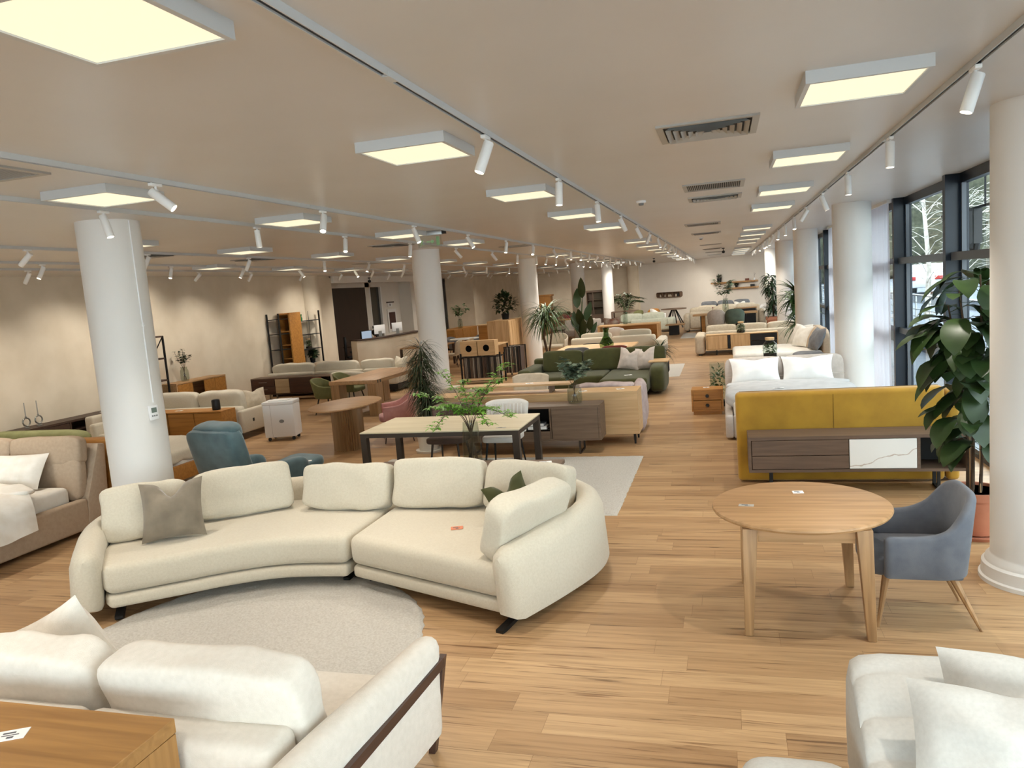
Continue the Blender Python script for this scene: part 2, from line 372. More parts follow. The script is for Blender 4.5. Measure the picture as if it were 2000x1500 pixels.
def columns():
    def col(n, x, y, r=.295, plinth=True):
        prof = [(r, 0), (r, ZC)]
        if plinth: prof = [(r+.075, 0), (r+.075, .03), (r+.06, .04), (r+.055, .12), (r+.035, .135), (r+.03, .16), (r+.005, .185), (r, .2), (r, ZC)]
        o = struct('column', B().lathe(prof, 48, (x, y, 0)), col_m, True)
        o['label'] = n; o['category'] = 'column'
    for i, y in enumerate((6.32, 14.75, 23.2, 31.7, 40.15)):
        col('white round column in the left row, %s from the camera' % ORD[i], -5.93, y, plinth=False)
    col('white round column with moulded plinth at the right edge beside the terracotta pot', 2.1, 6.0)
    for i, y in enumerate((13.5, 20.7, 27.6, 34.5)):
        col('white round column along the windows, %s from the camera' % ORD[i+1], 2.05, y)
columns()
def windows():
    ys = [-4.0+2.9*k for k in range(0, 16)]
    for i, y in enumerate(ys[:-1]):
        y0, y1 = y+.06-.0, y+2.9
        if y1 > 40.2: y1 = 40.2
        f = B().box(2.64, 2.9, y-.06, y+.06, 0, ZC)                       # deep fin
        f.box(2.72, 2.9, y0, y1, 2.33, 2.41).box(2.72, 2.9, y0, y1, 1.23, 1.3).box(2.78, 2.9, y0, y1, 0, .1).box(2.8, 2.9, y0, y1, 3.24, ZC)
        o = struct('window_%d' % (i+1), f, navy)
        mesh_obj('window_sash', B().box(2.8, 2.85, y+.1, y+.14, .1, 3.24).box(2.8, 2.85, y1-.14, y1-.1, .1, 3.24).box(2.7, 2.73, y0, y1, 2.32, 2.42).box(2.7, 2.73, y0, y1, 1.22, 1.31), frame_g, o)
        mesh_obj('pane', B().box(2.86, 2.87, y0, y1, .1, 3.24), gls, o)
def added_back_glazing():  # unseen glazed back wall, added for cool daylight from behind the camera
    xs = [-9.0+2.4*k for k in range(6)]
    for i, (a, c) in enumerate(zip(xs[:-1], xs[1:])):
        o = struct('window_%d' % (16+i), B().box(a-.06, a+.06, -5.25, -5.0, 0, 3.26).box(a+.06, c-.06, -5.2, -5.05, 0, .1).box(a+.06, c-.06, -5.2, -5.05, 2.33, 2.41).box(a+.06, c-.06, -5.2, -5.05, 3.16, 3.26), navy)
        mesh_obj('pane', B().box(a+.06, c-.06, -5.13, -5.12, .1, 3.16), gls, o)
added_back_glazing()
windows()
def curtains():
    sheer = bpy.data.materials.new('sheer_voile'); sheer.use_nodes = True; nt = sheer.node_tree; N = nt.nodes; L = nt.links
    for n in list(N): N.remove(n)
    o = N.new('ShaderNodeOutputMaterial'); d = N.new('ShaderNodeBsdfDiffuse'); t = N.new('ShaderNodeBsdfTranslucent'); p = N.new('ShaderNodeBsdfTransparent')
    m1 = N.new('ShaderNodeMixShader'); m2 = N.new('ShaderNodeMixShader'); m1.inputs[0].default_value = .6; m2.inputs[0].default_value = .22
    d.inputs[0].default_value = t.inputs[0].default_value = lin('eeecf2')
    L.new(d.outputs[0], m1.inputs[1]); L.new(t.outputs[0], m1.inputs[2]); L.new(m1.outputs[0], m2.inputs[1]); L.new(p.outputs[0], m2.inputs[2]); L.new(m2.outputs[0], o.inputs[0])
    for y0, y1, lab in ((13.62, 15.1, 'sheer white curtain hanging at the window right of the second right-hand column'), (19.5, 20.7, 'sheer white curtain hanging at the window behind the third right-hand column'), (26.2, 27.3, 'sheer white curtain at the window behind the fourth right-hand column')):
        b = B(); n = 90; prev = None
        for k in range(n+1):
            y = y0+(y1-y0)*k/n; x = 2.6+.03*math.sin(k*.95)+.015*math.sin(k*.37)
            row = [b.bm.verts.new((x, y, .06)), b.bm.verts.new((x*.998+.004, y, 1.7)), b.bm.verts.new((2.61+(x-2.6)*.6, y, ZC-.05))]
            if prev: [b.bm.faces.new((prev[j], prev[j+1], row[j+1], row[j])) for j in (0, 1)]
            prev = row
        c = one('curtain', lab, 'curtain', b, sheer, (2.6, (y0+y1)/2, .06), 'sheer curtains along the windows')
        mesh_obj('curtain_rail', B().box(2.58, 2.63, y0-.1, y1+.1, ZC-.05, ZC), white_m, c, (2.6, (y0+y1)/2, .06))
curtains()
def outside():
    pave = mat('grey_paving', '6c737c', .8, 'plaster', '5c636c', 3, .1)
    g = B().box(2.95, 5.0, -8, 60, -.2, -.05).prism([(5, -8), (9, -8), (9, 90), (5, 90)], -.3, .35).prism([(9, -8), (60, -8), (60, 120), (9, 120)], -.3, .7).prism([(-40, -60), (2.9, -60), (2.9, -5.3), (-40, -5.3)], -.3, -.05).prism([(-20, 48.5), (9, 48.5), (9, 90), (-20, 90)], -.3, .1)
    struct('ground', g, pave)
    # railing on the terrace edge
    r = T('railing', 'grey metal railing outside the window behind the big fig', 'railing', (5.2, 22, .35))
    b = B()
    for z in (.25, .45, .65, .85): b.tube([(5.2, 10, .35+z), (5.2, 46, .35+z)], .012, 5)
    r.part('rail', b.tube([(5.2, 10, 1.4), (5.2, 46, 1.4)], .03, 6), steel)
    for k in range(25): r.part('post', B().box(5.18, 5.22, 10+1.5*k, 10.04+1.5*k, .35, 1.4), steel)
    # birches and hedge
    bw = mat('birch_bark', 'd8d4cc', .8, 'fabric', '8f8a83', 6, .2)
    hedge = mat('winter_hedge', '4b4d3c', .95, 'leaf', '2f3328', 3, 1.)
    for i, (x, y, h) in enumerate(((6.6, 15.5, 7), (7.4, 20, 7.5), (11, 22, 9), (8.2, 24, 8), (9.2, 28, 8.5), (7.2, 31, 8), (10, 37, 8))):
        rnd = random.Random(i); b = B()
        b.tube([(x, y, .3), (x+.1, y, 2), (x-.05, y+.1, 4.5), (x+.1, y, h)], [.1, .085, .06, .015], 7)
        for k in range(46):
            z = rnd.uniform(1.4, h*.95); a = rnd.uniform(0, 6.28); l = rnd.uniform(.7, 2.0); p = Vector((x, y, z)); d = Vector((math.cos(a), math.sin(a), .7))
            q = p+d*l*.5; e = p+d*l+Vector((0, 0, -.25*l))
            b.tube([p, q, e], [.018, .012, .005], 4)
            for m in range(4):
                s_ = p+(e-p)*rnd.uniform(.3, 1); a2 = a+rnd.uniform(-1, 1); b.tube([s_, s_+Vector((math.cos(a2)*.5, math.sin(a2)*.5, -.15))*l*.5], [.008, .004], 3)
        one('birch_tree', 'bare white-barked birch outside the glass, %s from the camera' % ORD[i], 'tree', b, bw, (x, y, .3), 'bare birches outside the window')
    for i, (x, y, sx, sy, h) in enumerate(((16, 16, 3, 14, 3.5), (17, 40, 4, 26, 5), (26, 60, 8, 38, 7), (26, 18, 5, 40, 10), (16, 88, 34, 6, 12))):
        b = B().soft((x, y, .6+h/2), (sx, sy, h), 5, 28, wob=.0)
        for v in b.bm.verts: v.co += noise.noise_vector(v.co*.8)*.7
        for v in b.bm.verts: v.co.z = max(v.co.z, .6)
        one('hedge', ['low winter hedge across the street outside', 'long brown-green hedge beyond the parked car', 'tall bare thicket far beyond the street', 'tall dark tree belt behind the low hedge', 'tall tree belt closing the street at its far end'][i], 'hedge', b, hedge, (x, y, .6), 'hedges across the street')
    # parked car beyond the railing
    c = T('car', 'white hatchback parked outside beyond the railing', 'car', (9.9, 42, .7), 72, local=True)
    b = B().prism([(-2.1, .35), (-2.15, .75), (-1.9, .95), (-1.1, 1.02), (-.5, 1.42), (.9, 1.46), (1.75, 1.05), (2.1, .95), (2.15, .4)], -.85, .85, .08, 2, Matrix.Rotation(R(90), 4, 'X'))
    c.part('body', b, mat('white_car_paint', 'dfe1e4', .25))
    c.part('side_window', B().prism([(-.9, 1.03), (-.42, 1.36), (.85, 1.4), (1.45, 1.06)], -.87, .87, 0, 1, Matrix.Rotation(R(90), 4, 'X')), mat('car_glass', '2a3138', .1))
    for x in (-1.35, 1.35):
        for y in (-.8, .8): c.part('wheel', B().lathe([(.2, -.1), (.33, -.1), (.33, .1), (.2, .1)], 20, M=TR(x, y, .33, 0, 90)), black)
    for y in (-.6, .6): c.part('tail_light', B().box(-2.2, -1.98, y-.2, y+.2, .72, .9, .02), mat('red_tail_light', 'b02a28', .3))
    # canopy over the pavement and the shop letters hanging from its edge
    struct('canopy', B().box(2.95, 4.0, -8, 46, 3.7, 4.1), mat('blue_canopy', '5e7794', .6))
    fr = T('shop_sign', 'dark shop letters on a rail outside the glass, seen from behind', 'sign', (3.3, 12.1, 2.4))
    fr.part('rail', B().box(3.28, 3.32, 10.9, 13.2, 2.98, 3.01).box(3.29, 3.31, 11.2, 11.22, 3.0, 3.72).box(3.29, 3.31, 12.9, 12.92, 3.0, 3.72), black)
    letm = mat('dark_letter', '3a3836', .5)
    for ch, y in (('H', 12.65), ('A', 12.15), ('U', 11.65)):
        b = B(); w = .3; h = .58; z0 = 2.4; t = .07
        if ch == 'H': b.box(3.25, 3.35, y-w/2, y-w/2+t, z0, z0+h).box(3.25, 3.35, y+w/2-t, y+w/2, z0, z0+h).box(3.25, 3.35, y-w/2+t, y+w/2-t, z0+h/2-t/2, z0+h/2+t/2)
        if ch == 'A': b.bar((3.3, y-w/2, z0), (3.3, y, z0+h), .1, t).bar((3.3, y+w/2, z0), (3.3, y, z0+h), .1, t).box(3.25, 3.35, y-.09, y+.09, z0+.18, z0+.24)
        if ch == 'U': b.box(3.25, 3.35, y-w/2, y-w/2+t, z0+.12, z0+h).box(3.25, 3.35, y+w/2-t, y+w/2, z0+.12, z0+h).tube([(3.3, y-w/2+t/2, z0+.14), (3.3, y-w/4, z0+.04), (3.3, y+w/4, z0+.04), (3.3, y+w/2-t/2, z0+.14)], .04, 6)
        fr.part('letter', b, letm)
outside()
# ------------------------------------------------------------------ ceiling lights, tracks, vents
panel_e = mat('panel_diffuser', 'fff3cf', .5, emit=1.02); panel_e.node_tree.nodes['Principled BSDF'].inputs['Base Color'].default_value = lin('6e6a60')
fix_m = mat('fixture_grey_white', 'c6c7c6', .45)
lens_e = mat('spot_lens', 'fff1d8', .3, emit=14)
def panels():
    t = T('ceiling_panel_light', 'x', 'ceiling light', (0, 0, ZC), local=True)
    t.part('frame', B().box(-.3, .3, -.3, -.275, -.065, 0).box(-.3, .3, .275, .3, -.065, 0).box(-.3, -.275, -.275, .275, -.065, 0).box(.275, .3, -.275, .275, -.065, 0).box(-.29, .29, -.29, .29, -.02, 0), fix_m, smooth=False)
    d = t.part('diffuser', B().box(-.279, .279, -.279, .279, -.058, -.045), panel_e, smooth=False)
    rows = ((.75, 'in the row nearest the windows', (4.6, 7.2, 9.8, 12.2, 17.4, 19.9, 22.3, 24.9, 29.7, 32, 34.6, 38)),
            (-1.9, 'in the second row from the windows', (2.1, 4.75, 7.5, 10.2, 12.9, 18.2, 20.9, 23.6, 26.1, 28.8, 32.3, 35.6, 38.6)),
            (-4.56, 'in the third row from the windows', (4.87, 7.55, 10.5, 13.3, 21.6, 24.2, 26.9, 30, 32.9, 35.6)),
            (-7.27, 'in the fourth row from the windows', (7.94, 10.5, 13.3, 16.1, 19.3, 22.1, 25.2, 28.4, 31.8, 35)),
            (-9.98, 'in the fifth row from the windows', (13.3, 16.1, 19.1, 22.2, 25, 28, 31, 34.2, 37.5)))
    first = True
    for x, lab, ys in rows:
        for i, y in enumerate(ys):
            l = 'square warm-white ceiling panel %s, %s from the camera' % (lab, ORD[i])
            if first: t.o.location = (x, y, ZC); t.o['label'] = l; t.o['group'] = 'square ceiling panel lights'; first = False
            else: dup(t.o, (x, y, ZC), 0, l)
    for i, (x, y) in enumerate(((-14, 25), (-14, 28), (-14, 31))):
        dup(t.o, (x, y, ZC-.06), 0, 'square warm-white panel on the lower ceiling behind the reception desk, %s from the camera' % ORD[i])
panels()
TRK = ((-1.38, -4, 43, 'in the ceiling middle'), (1.3, -4, 38, 'nearest the windows'), (-3.9, -4, 40, 'third from the windows'),
       (-5.15, -4, 40, 'fourth from the windows'), (-8.15, -4, 44, 'fifth from the windows'), (-9.95, -4, 45, 'sixth from the windows'), (-11.05, -4, 37, 'nearest the left wall'))
def tracks():
    for x, y0, y1, lab in TRK:
        t = T('lighting_track', 'long white lighting track %s' % lab, 'lighting track', (x, (y0+y1)/2, ZC), group='ceiling lighting tracks')
        t.part('rail', B().box(x-.018, x+.018, y0, y1, ZC-.02, ZC).box(x-.018, x-.012, y0, y1, ZC-.035, ZC-.02).box(x+.012, x+.018, y0, y1, ZC-.035, ZC-.02), fix_m, smooth=False)
        t.part('conductor', B().box(x-.011, x+.011, y0, y1, ZC-.026, ZC-.0205), black, smooth=False)
        for k in range(2, int((y1-y0)/3.6)): t.part('connector', B().box(x-.02, x+.02, y0+3.6*k-.05, y0+3.6*k+.05, ZC-.037, ZC-.001), fix_m, smooth=False)
tracks()
def spots():
    t = T('track_spotlight', 'x', 'spotlight', (0, 0, ZC-.036), local=True, group='white track spotlights')
    t.part('adapter', B().box(-.017, .017, -.055, .055, -.022, 0, .004), white_m)
    t.part('arm', B().tube([(0, 0, -.022), (0, 0, -.05)], .009, 8).box(-.012, -.006, -.012, .012, -.1, -.045).box(.006, .012, -.012, .012, -.1, -.045).box(-.012, .012, -.012, .012, -.052, -.044), white_m)
    br = t.part('barrel', B().lathe([(.0, .05), (.03, .05), (.033, .046), (.033, -.148), (.0315, -.15), (.0285, -.15), (.0285, -.135), (.0, -.135)], 24), white_m)
    br.location = (0, 0, -.085)
    ln = t.part('lens', B().lathe([(0, -.142), (.028, -.142), (.028, -.136), (0, -.136)], 20), lens_e, br)
    ld = bpy.data.lights.new('spot_beam', 'SPOT'); ld.energy = SPOT_W; ld.spot_size = R(105); ld.spot_blend = .85; ld.shadow_soft_size = .028; ld.color = (1, .93, .82)
    lo = bpy.data.objects.new('spot_beam', ld); COL.objects.link(lo); lo.parent = br; lo.location = (0, 0, -.16)
    Y = {0: [4.6+2.16*k for k in range(9)]+[23+1.3*k for k in range(11)]+[38.5, 41]+[.3, -1.9], 1: [4.57+2.08*k for k in range(9)]+[22.6+1.35*k for k in range(10)]+[2.5, .4, -1.7], 2: [4.65, 7.02, 9.4, 11.6, 13.8, 15.9, 18, 20.1, 21.6, 23, 24.5, 26, 27.5, 29, 30.5, 32, 33.5, 35.6, 38, 2.4, .2],
         3: [5.46, 7.71, 9.82, 12.15, 14.5, 17.0, 19.2, 21.3, 22.6, 24, 25.5, 27.5, 29, 30.5, 32, 33.5, 35, 37, 39, 3.2, 1], 4: [7.36, 9.36, 11.84, 14.5, 16.6, 18.7, 21, 23.5, 26, 29, 32, 35, 38, 41, 6.1, 4.6, 2.6],
         5: [9.2, 11.99, 14.2, 16.5, 19.4, 20.5, 22.7, 26, 29, 32, 35, 38, 41, 44, 7.6, 5.4], 6: [9.93, 12.2, 14.17, 16.07, 18.4, 20.6, 24, 27, 30, 33, 36, 7.6]}
    # tilt (deg from straight down) and heading (deg, 0=+Y) of the first ones, as in the photo
    A = {(0, 0): (24, 232), (0, 1): (6, 200), (0, 2): (8, 160), (0, 3): (24, 60), (0, 4): (26, 60), (1, 0): (18, 262), (1, 1): (6, 200), (1, 2): (4, 180), (1, 3): (20, 90),
         (2, 0): (48, 70), (2, 1): (30, 165), (2, 2): (22, 100), (2, 3): (30, 90), (2, 4): (18, 190), (3, 0): (16, 90), (3, 1): (4, 0), (3, 2): (25, 160), (3, 3): (10, 200), (3, 4): (38, 60),
         (4, 0): (45, 250), (4, 1): (28, 220), (4, 2): (25, 240), (4, 3): (25, 150), (5, 1): (25, 170), (5, 2): (30, 220), (6, 0): (30, 230), (6, 2): (48, 250), (6, 3): (15, 250)}
    y_first = lambda q: q[0]-.01
    rnd = random.Random(3); first = True
    from mathutils import Euler
    for k, (x, y0, y1, lab) in enumerate(TRK):
        for i, y in enumerate(Y[k]):
            l = 'white spotlight on the track %s, %s from the camera' % (lab, ORD[i]) if y > y_first(Y[k]) else 'white spotlight on the track %s, added out of view, %s' % (lab, ORD[i])
            loc = (x, y, ZC-.036)
            if first: o = t.o; o.location = loc; o['label'] = l; first = False
            else: o = dup(t.o, loc, 0, l)
            tilt, az = A.get((k, i), (rnd.choice((8, 18, 28, 34)), rnd.choice((70, 110, 180, 250, 290, 200))))
            if y > 30.5 and k < 4: tilt, az = (56 if y < 37 else 44), (345, 0, 15)[i % 3]
            if k == 6 and i < 5: tilt, az = max(tilt, 34), 262
            if k == 6 and i > 4: tilt, az = 40, 270
            if k == 4 and y > 31: tilt, az = 50, 0
            if k == 5 and i > 4: tilt, az = 32, (0 if y > 38 else 265)
            if y < y_first(Y[k]): tilt, az = 10, 20  # extra lamps out of frame, added to brighten the near furniture
            b = [c for c in o.children if c.name.startswith('barrel')][0]
            # barrel points to -Z at rest; swing it towards the heading
            b.rotation_euler = (Matrix.Rotation(R(-az), 3, 'Z') @ Matrix.Rotation(R(tilt), 3, 'X')).to_euler()
spots()
def ceiling_bits():
    grey = mat('vent_grey_metal', 'aaa69f', .5); dk = mat('vent_shadow', '2c2c2c', .8)
    def vent(x0, x1, y0, y1, kind, lab):
        t = T('air_vent', lab, 'air vent', ((x0+x1)/2, (y0+y1)/2, ZC), group='grey ceiling air vents'); f = .045; z = ZC
        t.part('frame', B().box(x0, x1, y0, y0+f, z-.014, z).box(x0, x1, y1-f, y1, z-.014, z).box(x0, x0+f, y0+f, y1-f, z-.014, z).box(x1-f, x1, y0+f, y1-f, z-.014, z), grey, smooth=False)
        t.part('backing', B().box(x0+f, x1-f, y0+f, y1-f, z-.002, z), dk, smooth=False)
        if kind == 'd':                                            # four-way diffuser, nested sloping rings
            n = 6
            for k in range(n):
                q = (k+.3)/n*.5; a0, a1 = x0+f+(x1-x0-2*f)*q, x1-f-(x1-x0-2*f)*q; b0, b1 = y0+f+(y1-y0-2*f)*q, y1-f-(y1-y0-2*f)*q; h = .012
                b = B(); w = .03
                for P in ([(a0, b0), (a1, b0), (a1-w, b0+w), (a0+w, b0+w)], [(a1, b0), (a1, b1), (a1-w, b1-w), (a1-w, b0+w)], [(a1, b1), (a0, b1), (a0+w, b1-w), (a1-w, b1-w)], [(a0, b1), (a0, b0), (a0+w, b0+w), (a0+w, b1-w)]):
                    v = [b.bm.verts.new((p[0], p[1], z-.004 if j > 1 else z-.028)) for j, p in enumerate(P)]; b.bm.faces.new(v)
                t.part('vane', b, grey, smooth=False)
        else:
            b = B(); k = x0+f+.01
            while k < x1-f-.005: b.box(k, k+.006, y0+f, y1-f, z-.01, z-.003); k += .02
            t.part('slats', b, grey, smooth=False)
    for i, (y0, y1, k) in enumerate(((5.2, 5.84, 'd'), (8.57, 9.22, 'g'), (9.95, 10.5, 'd'), (14.7, 15.35, 'g'), (17.9, 18.4, 'd'), (24.5, 25, 'g'), (28.2, 28.7, 'd'), (32.3, 32.8, 'g'), (36, 36.5, 'd'))):
        x0 = -.39 if i < 3 else -.66
        vent(x0, x0+.66, y0, y1, k, 'grey %s in the row between middle track and windows, %s from the camera' % ('louvred air diffuser' if k == 'd' else 'slatted air grille', ORD[i]))
    for x0, x1, y0, y1, k, l in ((-4.75, -4.2, 3.4, 4.06, 'g', 'grey air grille at the left edge of the photo above the curved sofa'), (-8.95, -8.3, 9.6, 10.25, 'd', 'dark air diffuser behind the top of the nearest left column'), (-8.95, -8.25, 12.4, 13.0, 'd', 'dark air diffuser above the teal recliner aisle on the left ceiling'),
                           (-6.03, -5.4, 12.3, 12.95, 'd', 'dark air diffuser in front of the second left column'), (-4.7, -4.1, 16, 16.6, 'g', 'grey air grille right of the second left column'), (-8.9, -8.2, 17.2, 17.8, 'g', 'grey air grille above the reception sofa')):
        vent(x0, x1, y0, y1, k, l)
    for x, y, l in ((-.95, 9.72, 'small white smoke detector on the ceiling right of the middle track'), (-.5, 20, 'small white smoke detector far down the ceiling beside the grilles')):
        t = T('smoke_detector', l, 'smoke detector', (x, y, ZC)); t.part('base', B().lathe([(.06, 0), (.06, -.02), (.05, -.028), (0, -.028)], 20, (x, y, ZC)), white_p); t.part('sensor', B().lathe([(.035, -.028), (.03, -.055), (0, -.058)], 16, (x, y, ZC)), mat('sensor_grey', '7b7b7b'))
    for x, y, l in ((-2.9, 34, 'small black dome camera hanging from the far ceiling'), (-12.6, 25.6, 'small black dome camera on the beam above the reception desk'), (.05, 28.9, 'small black dome camera near the far grilles on the right')):
        z = ZC if x > -12 else 3.3
        t = T('security_camera', l, 'camera', (x, y, z)); t.part('mount', B().lathe([(.05, 0), (.05, -.03), (.012, -.032), (.012, -.1), (0, -.1)], 14, (x, y, z)), black); t.part('dome', B().lathe([(0, -.09), (.05, -.1), (.06, -.14), (.045, -.18), (0, -.195)], 16, (x, y, z)), black)
    # exit sign
    gr = mat('exit_green', '86ad7d', .4)
    t = T('exit_sign', 'green running-man exit sign under the ceiling near the second left column', 'exit sign', (-4.2, 10.75, ZC))
    t.part('housing', B().box(-4.44, -4.02, 10.72, 10.78, ZC-.07, ZC, .005), steel)
    t.part('bracket', B().box(-4.48, -4.44, 10.72, 10.79, ZC-.06, ZC).box(-4.02, -3.97, 10.72, 10.79, ZC-.06, ZC), black)
    pl = t.part('plate', B().box(-4.42, -4.04, 10.745, 10.752, ZC-.24, ZC-.07), gls)
    b = B(); y0, y1 = 10.738, 10.744
    def q(x, z): return (-4.42+x, y0+.003, ZC-.24+z)
    b.tube([q(.07, .125), q(.07, .126)], .014, 8); b.bar(q(.06, .06), q(.075, .11), .02, .004); b.bar(q(.06, .065), q(.035, .02), .012, .004); b.bar(q(.063, .065), q(.09, .035), .012, .004); b.bar(q(.072, .1), q(.105, .085), .01, .004); b.bar(q(.07, .1), q(.04, .082), .01, .004)
    t.part('running_figure', b, gr, pl)
    t.part('arrow', B().box(-4.42+.14, -4.42+.22, y0, y1, ZC-.24+.07, ZC-.24+.09).prism([(.22, .045), (.27, .08), (.22, .115)], 0, .006, M=Matrix.Translation((-4.42, y1, ZC-.24)) @ Matrix.Rotation(R(90), 4, 'X')), gr, pl)
    t.part('door_symbol', B().box(-4.42+.3, -4.42+.35, y0, y1, ZC-.24+.02, ZC-.24+.15), gr, pl)
ceiling_bits()
# ------------------------------------------------------------------ foreground furniture
def price_tag(x, y, z, rz, lab, w=.1, h=.07, m=None, tilt=0):
    t = T('price_tag', lab, 'price tag', (x, y, z), rz, 'price tags on the furniture', local=True)
    t.part('card', B().box(-w/2, w/2, -h/2, h/2, .0005, .003, M=TR(0, 0, 0, 0, tilt)), m or paper, smooth=False)
    t.part('printing', B().box(-w*.32, w*.1, h*.12, h*.26, .003, .0036).box(-w*.32, w*.25, -h*.08, h*.0, .003, .0036).box(-w*.1, w*.12, -h*.36, -h*.18, .003, .0036), ink, smooth=False)
def curved_sofa():
    t = T('curved_sofa', 'large cream curved two-piece sofa on the round rug in the foreground', 'sofa', (-3.1, 5.6, 0))
    FL = catmull([(-4.76, 4.54, 0), (-4.34, 4.85, 0), (-4.02, 5.09, 0), (-3.63, 5.28, 0), (-3.085, 5.35, 0)], 5)
    L = [(p.x, p.y) for p in FL]+[(-3.085, 6.68), (-3.9, 6.6), (-4.55, 6.32), (-5.0, 5.93), (-5.38, 5.5), (-5.4, 5.3), (-5.15, 4.9), (-4.86, 4.6)]
    Rt = [(-3.06, 5.35), (-1.56, 4.76), (-1.42, 5.2), (-1.24, 5.6), (-1.23, 5.95), (-1.36, 6.3), (-1.66, 6.58), (-3.06, 6.68)]
    sb = B().prism(L, .215, .46, .07, 4); t.part('seat', sb, cream); t.part('seat', B().prism(Rt, .215, .46, .07, 4), cream)
    ins = lambda P, k: [(p[0]+(c[0]-p[0])*k, p[1]+(c[1]-p[1])*k) for c in [(sum(q[0] for q in P)/len(P), sum(q[1] for q in P)/len(P))] for p in P]
    t.part('base', B().prism(ins(L, .012), .11, .21, .03, 3), cream); t.part('base', B().prism(ins(Rt, .012), .11, .21, .03, 3), cream)
    t.part('backrest', B().shell([(-4.93, 4.5), (-5.27, 4.9), (-5.5, 5.28), (-5.46, 5.58), (-5.1, 6.02), (-4.6, 6.42), (-3.9, 6.7), (-3.19, 6.76)], .23, .1, [.6, .63, .64, .65, .66, .66, .66, .66], .04), cream)
    t.part('backrest', B().shell([(-2.97, 6.76), (-2.2, 6.74), (-1.62, 6.64), (-1.27, 6.35), (-1.12, 6.0), (-1.14, 5.65), (-1.31, 5.2), (-1.5, 4.8)], .23, .1, [.66, .66, .66, .66, .66, .65, .63, .6], -.04*0+.04), cream)
    for k, (x, y, rz, rx, w, h) in enumerate(((-4.96, 5.27, 38, -19, .72, .48), (-4.43, 5.93, 37, -20, .9, .46), (-3.48, 6.12, 0, -20, .88, .43), (-2.57, 6.17, 0, -20, .88, .45), (-1.72, 6.06, -17, -20, .84, .44), (-1.56, 5.28, 66, 20, .84, .46))):
        t.part('back_cushion', B().soft((0, 0, h/2), (w, .21, h), 7.5, 13, TR(x, y, .455, rz, rx), .022, .12, k), cream)
    for p in (((-4.72, 4.58, 0), (-4.95, 4.9, 0)), ((-1.6, 4.72, 0), (-1.38, 5.35, 0)), ((-3.2, 5.5, 0), (-3.2, 6.5, 0)), ((-2.95, 5.5, 0), (-2.95, 6.5, 0))):
        d = (Vector(p[1])-Vector(p[0])).normalized(); n = Vector((-d.y, d.x, 0))*.03
        a, c = Vector(p[0]), Vector(p[1]); t_ = bmesh.new(); W = []
        for p, z in ((a, .0), (a+d*.05, .0), (a, .022), (c, .12), (c, .098)): W.append([t_.verts.new((p.x+k*n.x, p.y+k*n.y, z+(.021 if (p-Vector((-3.42, 4.33, 0))).length < 1.36 and z < .03 else 0))) for k in (-1, 1)])
        for q in ((0, 1), (1, 4), (4, 3), (3, 2), (2, 0)): t_.faces.new((W[q[0]][0], W[q[0]][1], W[q[1]][1], W[q[1]][0]))
        t_.faces.new([W[k][0] for k in (0, 2, 3, 4, 1)]); t_.faces.new([W[k][1] for k in (0, 1, 4, 3, 2)]); bmesh.ops.recalc_face_normals(t_, faces=t_.faces[:]); t.part('leg', B()._add(t_), black)
    one('scatter_pillow', 'taupe velvet scatter pillow with a pinched top on the curved sofa', 'pillow', B().pillow(.52, .52, .2, TR(-4.62, 5.18, .47, 33, -22), .13, .1, 2), greyvel, (-4.62, 5.18, .47))
    mesh_obj('care_label', B().box(-.02, .02, -.004, .004, 0, .035, M=TR(-4.85, 5.1, .468, 33)), black, bpy.data.objects['scatter_pillow'], (-4.62, 5.18, .47))
    one('scatter_pillow', 'dark green scatter pillow tucked behind the end cushion of the curved sofa', 'pillow', B().pillow(.38, .36, .14, TR(-1.72, 5.83, .47, 28, -15, -18), .1, .1, 5), green_f, (-1.72, 5.83, .47))
    price_tag(-2.19, 5.6, .462, 20, 'small salmon-orange price tag on the seat of the curved sofa', .1, .08, mat('salmon_card', 'd98663', .6), 0)
    r = one('round_rug', 'round cream shag rug in front of the curved sofa', 'rug', rug_disc(-3.42, 4.33, 1.31), rug_m, (-3.42, 4.33, 0))
def rug_disc(x, y, r, z=.02):
    b = B(); t = bmesh.new(); n = 60; m = 160; rings = []
    rnd = random.Random(2); c = t.verts.new((x, y, z))
    for i in range(1, n+1):
        rr = r*i/n; rings.append([t.verts.new((x+(rr+(rnd.uniform(-.012, .012) if i == n else 0))*math.cos(2*math.pi*k/m), y+(rr)*math.sin(2*math.pi*k/m), z+rnd.uniform(-.005, .006)*min(1, i/9) if i < n else .001)) for k in range(m)])
    for k in range(m): t.faces.new((c, rings[0][k], rings[0][(k+1) % m]))
    for a, d in zip(rings, rings[1:]):
        for k in range(m): t.faces.new((a[k], d[k], d[(k+1) % m], a[(k+1) % m]))
    b.sm = 180; return b._add(t)
def rug_rect(x0, x1, y0, y1, z=.014, st=.05):
    b = B(); t = bmesh.new(); nx, ny = max(2, int((x1-x0)/st)), max(2, int((y1-y0)/st)); rnd = random.Random(4)
    g = [[t.verts.new((x0+(x1-x0)*i/nx+rnd.uniform(-.006, .006), y0+(y1-y0)*j/ny, .001 if i in (0, nx) or j in (0, ny) else z+rnd.uniform(-.004, .005))) for i in range(nx+1)] for j in range(ny+1)]
    for j in range(ny):
        for i in range(nx): t.faces.new((g[j][i], g[j][i+1], g[j+1][i+1], g[j+1][i]))
    b.sm = 180; return b._add(t)
curved_sofa()
